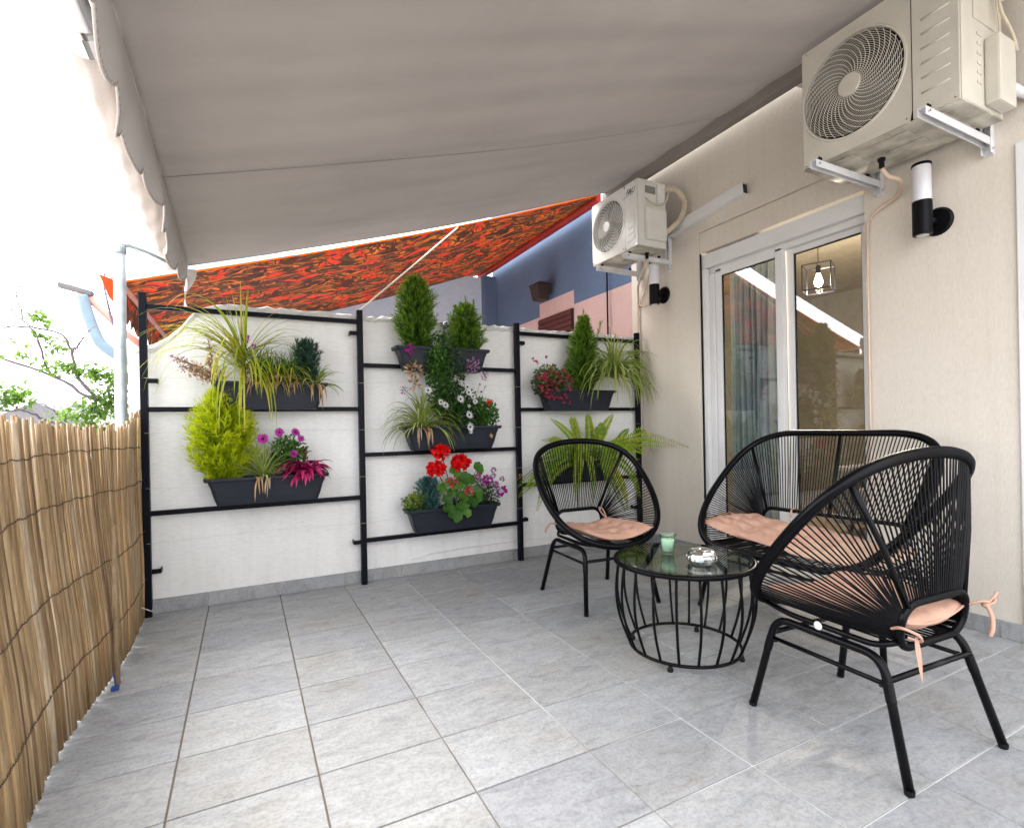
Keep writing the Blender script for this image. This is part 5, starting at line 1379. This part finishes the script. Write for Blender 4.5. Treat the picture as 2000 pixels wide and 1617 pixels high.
def seat_unit(name, label, cat, q, s, ring_hw, ring_y, ring_z, leg_x, n_cord, badge):
    t = empty(name, (0, 0, 0), 0, label, cat)
    rim = rim_curve(q, s, 96)
    mb = MB(); wrapped(mb, rim, .0185, .0080); mb.build('rim', M['black_cord'], t, smooth=True)
    rp_ = ring_pts(ring_hw, ring_y, ring_z[0], ring_z[1], 0)
    mb = MB(); wrapped(mb, rp_, .0120, .0070, 8); mb.build('inner_ring', M['black_cord'], t, smooth=True)
    # cords from rim to ring
    NR = 960; Rm_ = resample(rim, NR); Rg = resample(rp_, NR)
    # find arc parameters: i=0 of the rim is top centre for the chair, left end of the top run for the sofa
    it = max(range(NR), key=lambda i: Rm_[i].z - abs(Rm_[i].x) * .3); ib = min(range(NR), key=lambda i: Rm_[i].z + abs(Rm_[i].x) * .3)
    def half_arc(P, i0, i1, sgn):
        n = len(P); k = (i1 - i0) % n if sgn > 0 else (i0 - i1) % n
        return [P[(i0 + sgn * j) % n] for j in range(k + 1)]
    mb = MB(); nh = n_cord // 2
    gt = max(range(NR), key=lambda i: Rg[i].z - abs(Rg[i].x) * .05); gb = min(range(NR), key=lambda i: Rg[i].z + abs(Rg[i].x) * .05)
    for sgn in (1, -1):
        ra = half_arc(Rm_, it, ib, sgn); ga_ = half_arc(Rg, gt, gb, sgn)
        if ra[len(ra) // 2].x * ga_[len(ga_) // 2].x < 0: ga_ = half_arc(Rg, gt, gb, -sgn)
        # cumulative fractions
        tot = len(ra) - 1; rl = sum((b - a).length for a, b in zip(ra, ra[1:])); topf = (s + (.325 if s == 0 else .26)) / rl; botf = (s + .15) / rl
        gtot = sum((b - a).length for a, b in zip(ga_, ga_[1:])); gtf = ring_hw * 1.02 / gtot
        for k in range(nh + 1):
            u = (k + .5 * (sgn > 0)) / nh
            if u > 1: continue
            # top zone -> top bar, side zone -> corner, bottom zone -> lower bar
            bz = botf
            if u < topf: g = u / topf * gtf
            elif u > 1 - bz: g = 1 - (1 - u) / bz * gtf
            else: g = gtf + (u - topf) / (1 - topf - bz) * (1 - 2 * gtf)
            a = ra[int(u * tot)]; c = ga_[min(len(ga_) - 1, int(g * (len(ga_) - 1)))]
            dd = (a - c); L_ = dd.length; sidev = dd.cross(Vector((0, 1, 0))).normalized() if dd.length > 0 else Vector()
            off = Vector((R(-.0015, .0015), R(-.0025, .0025), R(-.0015, .0015)))
            mid = (a + c) / 2 + Vector((0, -.002, -.004 * (u > .5))) + off
            mb.tube([a, mid, c], .0028, 5, caps=False)
    stuff(mb.build('cord_webbing', M['black_cord'], t, smooth=True))
    # stiffening rods from ring corners to the rim
    for sgn in (1, -1):
        c0 = Vector((sgn * (ring_hw - .02), ring_y, ring_z[1] - .01))
        tx = sgn * (s + (.295 if s == 0 else .225)); cand = min(Rm_, key=lambda p: abs(p.x - tx) + (0 if p.z > .7 else 10))
        MB().tube([c0, (c0 + cand) / 2 + Vector((0, -.006, 0)), cand], .0085, 8).build('back_rod', M['black_metal'], t, smooth=True)
        cf_ = min(Rm_, key=lambda p: abs(p.x - sgn * leg_x * .9) + (0 if p.z < .46 else 10))
        pts = fillet([c0 + Vector((0, .015, -(ring_z[1] - ring_z[0]) * .75)), (sgn * leg_x * .97, ring_y + .06, .349), (sgn * leg_x * .97, cf_.y - .10, .349), tuple(cf_ + Vector((0, 0, -.01)))], .05)
        MB().tube(pts, .009, 10).build('seat_rail', M['black_metal'], t, smooth=True)
    if s > 0:
        top = max(Rm_, key=lambda p: p.z - abs(p.x)); MB().tube([(0, ring_y, ring_z[1]), (0, (ring_y + top.y) / 2 - .006, (ring_z[1] + top.z) / 2), tuple(top)], .0085, 8).build('back_rod', M['black_metal'], t, smooth=True)
    # base: two inverted U legs, joined by cross bars
    for sgn in (1, -1):
        fx_, fy_ = sgn * (leg_x + .045), .253; tx = sgn * leg_x
        path = fillet([(fx_, -fy_, .006), (tx + sgn * .004, -.165, .325), (tx + sgn * .004, .185, .325), (fx_, fy_, .006)], .055, 8)
        U = MB(); U.tube(path, .0125, 12); U.build('leg_frame', M['black_metal'], t, smooth=True)
        for ys in (-1, 1):
            MB().lathe([(.009, .0), (.0125, .003), (.0132, .012), (.0128, .016)], 14, (fx_ - sgn * .0004, ys * (fy_ - .0006), 0)).build('foot_cap', M['rubber'], t)
            # clamp sleeve
            def onleg(z): f_ = (z - .006) / .319; return Vector((fx_ + (tx + sgn * .004 - fx_) * f_, ys * fy_ + ((-.165 if ys < 0 else .185) - ys * fy_) * f_, z))
            MB().tube([onleg(.210), onleg(.214), onleg(.262)], [.0126, .0137, .0137], 12).build('leg_sleeve', M['black_metal'], t)
            p_ = onleg(.248) + Vector((-sgn * .0, -ys * .014, 0)); MB().tube([p_, p_ + Vector((0, -ys * .010, 0))], .005, 8).build('bolt', M['black_metal'], t)
        MB().tube([(fx_ - sgn * .034, -.190, .255), (fx_ - sgn * .034, .207, .255)], .0072, 10).build('side_bar', M['black_metal'], t, smooth=True)
    for ys, zb in ((-.185, .268), (.203, .268)):
        MB().tube([(-(leg_x + .010), ys, zb), ((leg_x + .010), ys, zb)], .0085, 10).build('cross_bar', M['black_metal'], t, smooth=True)
    if badge:
        q_ = MB().lathe([(.0135, 0), (.0135, .002), (.001, .003)], 20, M4=Matrix.Translation((-leg_x * .97 - .0095, .03, .349)) @ Matrix.Rotation(-pi / 2, 4, 'Y')); q_.build('badge', M['tag_white'], t)
    return t
QC = (.362, -.032, .033, .365, .865, .622, -.04, .044, .255)
QS = (.272, -.032, -.002, .443, .695, .646, -.04, .044, .255)
random.seed(101)
chair = seat_unit('woven_chair', 'black corded egg chair in the right foreground seen from behind', 'chair', QC, 0, .160, -.205, (.345, .478), .190, 116, True)
chair.location = (1.797, 1.007, 0); chair.rotation_euler = (0, 0, -.053)
chair2 = copy_tree(chair); chair2.location = (1.815, 2.516, 0); chair2.rotation_euler = (0, 0, pi - .057)
chair2['label'] = 'black corded egg chair facing the camera beside the trellis'
chair['group'] = chair2['group'] = 'woven egg chairs at the round table'
sofa = seat_unit('woven_sofa', 'black corded two seat sofa standing against the glass door', 'sofa', QS, .237, .365, -.205, (.355, .505), .405, 196, False)
sofa.location = (2.48, 1.67, 0); sofa.rotation_euler = (0, 0, pi / 2 + .072)

# ---- cushions
def cushion(name_label, loc, rz, w, d, mat, curv=1.0, tilt=(0, 0), th=.030, seed=1, ties=True, cup=0.0, tie_len=.10):
    random.seed(seed); t = empty('seat_cushion', loc, rz, name_label, 'cushion', 'terracotta seat cushions'); n = 44
    ph = [R(0, 6) for _ in range(8)]
    def z_of(x, y):
        return curv * x * x + tilt[0] * x + tilt[1] * y + cup * max(0, -y - d * .22) ** 1.3
    vs = []; fs = []
    for side in (1, -1):
        for i in range(n + 1):
            for j in range(n + 1):
                u = i / n * 2 - 1; v = j / n * 2 - 1
                x = w / 2 * u * (1 - .20 * max(0, -v) ** 1.5 + .02 * sin(v * 5 + ph[0])); y = d / 2 * v * (1 + .02 * sin(u * 6 + ph[1]))
                # squarish pillow thickness with tufted dimples
                puff = max(0, (1 - abs(u) ** 5) * (1 - abs(v) ** 5)) ** .5
                dim = 0
                for (bx, by) in ((-.5, -.5), (0, -.5), (.5, -.5), (-.5, 0), (0, 0), (.5, 0), (-.5, .5), (0, .5), (.5, .5)):
                    dim += math.exp(-((u - bx) ** 2 + (v - by) ** 2) / .018)
                crease = math.exp(-(min(abs(v - b_) for b_ in (-.5, 0, .5)) ** 2) / .003) * .25 + math.exp(-(min(abs(u - b_) for b_ in (-.5, 0, .5)) ** 2) / .003) * .2
                wr = .0016 * sin(u * 31 + 3 * sin(v * 9 + ph[4])) * max(0, sin(v * 3 + ph[5])) + .0022 * sin(u * 11 + v * 7 + ph[2]) + .0018 * sin(u * 5 - v * 14 + ph[3]) + .001 * sin(u * 23 + v * 17)
                zz = th * puff * (.5 if side > 0 else .32) * (1 - .62 * min(1, dim) - crease * .6) + wr * puff
                vs.append((x, y, z_of(x, y) + (zz if side > 0 else -zz)))
    m_ = (n + 1) ** 2
    for i in range(n):
        for j in range(n):
            a = i * (n + 1) + j; fs.append((a, a + n + 1, a + n + 2, a + 1)); fs.append((m_ + a, m_ + a + 1, m_ + a + n + 2, m_ + a + n + 1))
    q = MB(); q.add(vs, fs); q.build('pad', mat, t, smooth=True)
    q = MB()
    edge = [(w / 2 * u, -d / 2) for u in [k / 10 * 2 - 1 for k in range(11)]] + [(w / 2, d / 2 * v) for v in [k / 10 * 2 - 1 for k in range(1, 11)]] + [(w / 2 * u, d / 2) for u in [1 - k / 5 for k in range(1, 11)]] + [(-w / 2, d / 2 * v) for v in [1 - k / 5 for k in range(1, 10)]]
    edge = [(x * (1 - .20 * max(0, -y / (d / 2)) ** 1.5), y) for (x, y) in edge]
    q.tube([(x, y, z_of(x, y)) for (x, y) in edge], .0035, 6, closed=True); q.build('piping', mat, t, smooth=True)
    return t
# surface of the woven seat: about z=.352 in the middle rising to the sides
c1 = cushion('terracotta cushion tied inside the near egg chair', (1.797 - .0, 1.024, .384), -.053, .385, .43, M['cushion'], 1.1, (0, -.02), .085, 1, cup=.22)
c2 = cushion('terracotta cushion with corners lifted in the far egg chair', (1.813, 2.462, .382), pi - .057, .40, .41, M['cushion'], 1.15, (0, .0), .055, 2, cup=.12)
c3 = cushion('leftmost terracotta cushion on the sofa with its side riding up', (2.455, 1.945, .418), pi / 2 + .10, .42, .39, M['cushion'], .5, (.13, -.05), .055, 3, cup=.15)
c4 = cushion('middle terracotta cushion on the sofa tucked under the left one', (2.465, 1.68, .405), pi / 2 + .02, .44, .40, M['cushion'], .1, (.07, -.07), .055, 4, cup=.1)
c5 = cushion('paler rightmost cushion on the sofa', (2.44, 1.42, .392), pi / 2 - .05, .42, .40, M['cushion_pale'], .3, (-.04, -.05), .055, 5, cup=.1)
# ties: bows at the back corners of the near chair, short knots elsewhere
def tie(par, pts, r=.0042, name='tie'):
    MB().tube(smooth_line(pts, 26), r, 6).build(name, M['cushion'], par, smooth=True)
L1 = lambda x, y, z: (x, y - .033, z - .380)
tie(c1, [L1(-.165, -.155, .40), L1(-.19, -.20, .42), L1(-.178, -.235, .41), L1(-.15, -.225, .385), L1(-.165, -.20, .39)])
q = MB(); blade(q, L1(-.172, -.225, .40), (-.05, -.15, -1), .115, .016, 0, .5, n=8, fold=.3); q.build('tie_end', M['cushion'], c1)
q = MB(); 
tie(c1, [L1(.15, -.16, .41), L1(.17, -.21, .44), L1(.195, -.225, .44), L1(.195, -.215, .43)])
tie(c1, [L1(.195, -.215, .43), L1(.215, -.23, .455), L1(.240, -.225, .462), L1(.242, -.22, .442), L1(.222, -.225, .434), L1(.197, -.22, .43)], .0045, 'bow_loop')
tie(c1, [L1(.195, -.22, .43), L1(.19, -.235, .40), L1(.18, -.24, .365), L1(.175, -.235, .345)], .0065, 'tie_end')
MB().lathe([(.001, -.012), (.010, -.006), (.012, .002), (.007, .011), (.001, .013)], 10, L1(.196, -.217, .43)).build('knot', M['cushion'], c1, smooth=True)
tie(c2, [L1(-.165, -.16, .41), L1(-.165, -.20, .46), L1(-.15, -.225, .485), L1(-.14, -.20, .46), L1(-.16, -.17, .42)])
tie(c2, [L1(.17, -.16, .41), L1(.21, -.20, .41), L1(.24, -.20, .385), L1(.26, -.17, .37)], .006)
tie(c3, [(-.10, -.17, .06), (-.09, -.20, .09), (-.11, -.215, .10), (-.12, -.20, .08)], .005)

# ================================================================== round table
TCX, TCY = 1.706, 1.727
tb = empty('round_table', (TCX, TCY, 0), 0, 'round black wire side table with tinted glass top', 'table')
Rt, Rb, Zt = .292, .235, .408
q = MB(); wrapped(q, [Vector((Rt * cos(2 * pi * k / 80), Rt * sin(2 * pi * k / 80), Zt - .010)) for k in range(80)], .0115, .0055); q.build('top_rim', M['black_cord'], tb, smooth=True)
MB().tube([(Rb * cos(2 * pi * k / 64), Rb * sin(2 * pi * k / 64), .030) for k in range(64)], .0072, 10, closed=True).build('base_ring', M['black_metal'], tb, smooth=True)
q = MB()
for k in range(20):
    a = 2 * pi * k / 20 + .07
    pts = []
    for i in range(15):
        u = i / 14; z = .030 + (Zt - .022 - .030) * u
        rr = Rb + (Rt - .010 - Rb) * (1 - (1 - u) ** 2.3) + .018 * sin(pi * u) ** 1.2
        pts.append((rr, 0, z))
    if k == 0:
        q.tube(pts, .0058, 8); rod_me = q.build('rod', M['black_metal'], smooth=True, mesh_only=True)
    o = link('rod', rod_me, tb); o.rotation_euler = (0, 0, a)
for k in range(4):
    a = k * pi / 2 + .55
    MB().lathe([(.010, 0), (.0115, .003), (.0115, .012), (.007, .0225)], 14, (Rb * cos(a), Rb * sin(a), 0)).build('foot', M['rubber'], tb)
MB().lathe([(.001, Zt - .004), (Rt - .0135, Zt - .004), (Rt - .0115, Zt - .002), (Rt - .0115, Zt + .001), (Rt - .0135, Zt + .0025), (.001, Zt + .0025)], 72, caps=False).build('glass_top', M['glass_table'], tb, smooth=False)
ZT = Zt + .0032
# candle in green glass
cd = empty('candle_glass', (1.690, 1.803, ZT), 0, 'small green glass holding a pale green candle on the table', 'candle')
MB().lathe([(.001, 0), (.025, 0), (.0265, .003), (.0275, .012), (.0335, .068), (.0345, .074), (.0415, .088), (.0415, .092), (.0395, .092), (.0325, .076), (.0315, .068), (.0258, .013), (.001, .011)], 40, caps=False).build('glass', M['glass_green'], cd, smooth=True)
MB().lathe([(.001, .0118), (.0248, .0135), (.0300, .064), (.0285, .0655), (.001, .0650)], 32, caps=False).build('wax', M['wax'], cd, smooth=True)
MB().tube([(0, 0, .065), (.001, 0, .074)], .0009, 5).build('wick', M['rubber'], cd)
# steel ashtray with lid
tin = empty('steel_ashtray', (1.690, 1.602, ZT), 0, 'round polished steel ashtray with faceted sides on the glass table', 'ashtray')
MB().lathe([(.001, 0), (.046, 0), (.054, .006), (.060, .018), (.0605, .030), (.058, .038), (.056, .040)], 22, caps=False).build('bowl', M['chrome'], tin, smooth=False)
MB().lathe([(.0565, .0405), (.0595, .043), (.0595, .047), (.054, .055), (.044, .059), (.040, .0575), (.032, .056), (.030, .0585), (.018, .060), (.015, .056), (.001, .055)], 30, caps=False).build('lid', M['chrome'], tin, smooth=False)
for k in range(11):
    a = 2 * pi * k / 11; MB().tube([(.060 * cos(a), .060 * sin(a), .012), (.0615 * cos(a), .0615 * sin(a), .026), (.058 * cos(a), .058 * sin(a), .038)], .0018, 5).build('side_rib', M['chrome'], tin, smooth=True)

# ================================================================== outside on the left: tree, drainpipe, far roofs
random.seed(201)
t = empty('young_tree', (-.55, 4.75, -3), 0, 'thin branched tree with fresh leaves beyond the reed fence', 'tree')
br = [
    [(-.25, -.15, 3.9), (-.16, -.15, 4.05), (-.30, -.15, 4.22), (-.415, -.15, 4.262), (-.565, -.15, 4.382), (-.86, -.15, 4.507), (-1.3, -.15, 4.62)],
    [(-.30, -.15, 4.20), (-.40, -.15, 4.30), (-.47, -.15, 4.42), (-.495, -.15, 4.56), (-.54, -.15, 4.68), (-.72, -.15, 4.735), (-.81, -.15, 4.85)],
    [(-.49, -.15, 4.56), (-.44, -.15, 4.64), (-.40, -.15, 4.72)],
    [(-.56, -.15, 4.38), (-.62, -.15, 4.45), (-.70, -.15, 4.71), (-.86, -.15, 4.705), (-1.0, -.15, 4.74)],
    [(-.40, -.15, 4.02), (-.60, -.15, 4.085), (-.74, -.15, 4.162), (-.87, -.15, 4.16), (-1.3, -.15, 4.2)],
    [(-.10, -.1, 3.9), (-.15, -.15, 4.1), (-.22, -.15, 4.3), (-.28, -.1, 4.45)],
    [(-.74, -.15, 4.77), (-.77, -.15, 4.92), (-.75, -.15, 5.0)],
    [(-.45, -.1, 3.9), (-.55, -.1, 4.1), (-.7, -.1, 4.25)],
    [(.03, -.1, 3.4), (-.1, -.15, 4.0), (-.3, -.15, 5.0), (-.27, -.15, 5.16)],
    [(-.30, -.15, 4.98), (-.24, -.15, 5.03), (-.21, -.15, 5.1)]]
MB().tube(smooth_line([(0, 0, -.1), (.05, 0, 1.5), (.03, -.08, 2.8), (-.08, -.12, 3.6), (-.25, -.15, 3.95)], 20), [.07 - .045 * i / 19 for i in range(20)], 10).build('trunk', M['bark'], t, smooth=True)
lv = MB()
for bi, b_ in enumerate(br):
    P = smooth_line(b_, 26); r0 = (.017, .013, .008, .009, .010, .010, .005, .009, .012, .005)[bi]
    P = [p + Vector((R(-.006, .006), R(-.006, .006), R(-.006, .006))) for p in P]
    MB().tube(P, [r0 * (1 - .75 * i / 25) * (1.25 if i % 5 == 0 else 1) for i in range(26)], 7).build('branch', M['bark'], t, smooth=True)
    for k in range(9):
        j = random.randrange(6, 25); tw = rnd_dir(.5) * R(.05, .12)
        lv_t = MB().tube([P[j], P[j] + tw * .6 + Vector((0, 0, .01)), P[j] + tw], .0018, 4); lv_t.build('twig', M['bark'], t)
for (cx_, cz_, rx_, rz_, n) in ((-.79, 4.26, .13, .09, 230), (-.95, 4.22, .16, .08, 150), (-.52, 4.45, .14, .06, 130), (-.36, 4.42, .12, .07, 150), (-.30, 4.24, .15, .11, 190), (-.39, 4.17, .16, .07, 170), (-.66, 4.79, .07, .04, 60), (-.62, 4.66, .08, .04, 40), (-.47, 4.13, .2, .05, 110), (-.18, 4.12, .12, .08, 160), (-.75, 4.55, .12, .09, 50), (-.55, 4.60, .1, .05, 40), (-1.15, 4.3, .2, .15, 160), (-.35, 4.05, .3, .05, 160), (-.25, 4.35, .1, .1, 70)):
    for i in range(n):
        v = rnd_dir() * (random.random() ** .6); p = Vector((cx_ + v.x * rx_, -.15 + v.y * .14, cz_ + v.z * rz_))
        leaf(lv, p, rnd_dir(-.2), Vector((R(-.4, .4), R(-.4, .4), 1)), R(.028, .055), R(.020, .036), R(.05, .98), bend=.4)
stuff(lv.build('leaves', M['lf_tree'], t))
q = MB().tube(smooth_line([(-1.165, 5.5, 2.15), (-1.14, 5.5, 2.01), (-1.08, 5.5, 1.81), (-1.02, 5.5, 1.72), (-.90, 5.5, 1.63), (-.80, 5.5, 1.55), (-.78, 5.5, 1.0), (-.78, 5.5, -3)], 50), .042, 14)
tag(q.build('drainpipe', M['pipe_blue'], smooth=True), 'light blue drainpipe elbow left of the support pole', 'pipe')
t = empty('gutter', (-1.2, 5.5, 2.18), 0, 'faded red gutter bar above the blue drainpipe', 'gutter')
MB().tube([(-.06, .02, .05), (.05, .02, -.02), (.30, .02, -.31), (.42, .02, -.42)], .028, 10).build('gutter_bar', M['pipe_pink'], t, smooth=True)
MB().bbox((-.13, -.03, -.01), (.10, .05, .03), .01, Matrix.Rotation(radians(14), 4, 'Y')).build('gutter_outlet', M['roof_tile'], t)
def far_house(x, y, w, d, h, ridge, wall, roof, label, wins):
    t = empty('distant_house', (x, y, -3), 0, label, 'house')
    MB().box((0, 0, 0), (w, d, h)).build('wall', wall, t)
    q = MB(); q.add([(-.3, -.3, h + .001), (w + .3, -.3, h + .001), (w + .3, d + .3, h + .001), (-.3, d + .3, h + .001), (w / 2, -.3, h + ridge), (w / 2, d + .3, h + ridge)],
                    [(0, 1, 4), (1, 2, 5, 4), (2, 3, 5), (3, 0, 4, 5), (0, 3, 2, 1)]); q.build('roof', roof, t)
    for (wx, wz) in wins:
        f = MB().bbox((wx, -.05, wz), (wx + .9, -.001, wz + 1.2), .02).build('window', M['white_alu'], t); MB().box((wx + .08, -.056, wz + .08), (wx + .82, -.051, wz + 1.12)).build('pane', M['ac_dark'], f)
    return t
far_house(-7.4, 21, 3.6, 6, 4.0, 1.0, M['ochre'], M['roof_tile'], 'low ochre house with pale roof behind the tree', ((.5, 2.2), (2.2, 2.2)))
far_house(-8.2, 30, 3.2, 6, 4.3, 1.1, M['pale_render'], M['roof_tile'], 'small pale blue house with grey roof farther away behind the tree', ((.4, 2.4), (1.9, 2.4)))
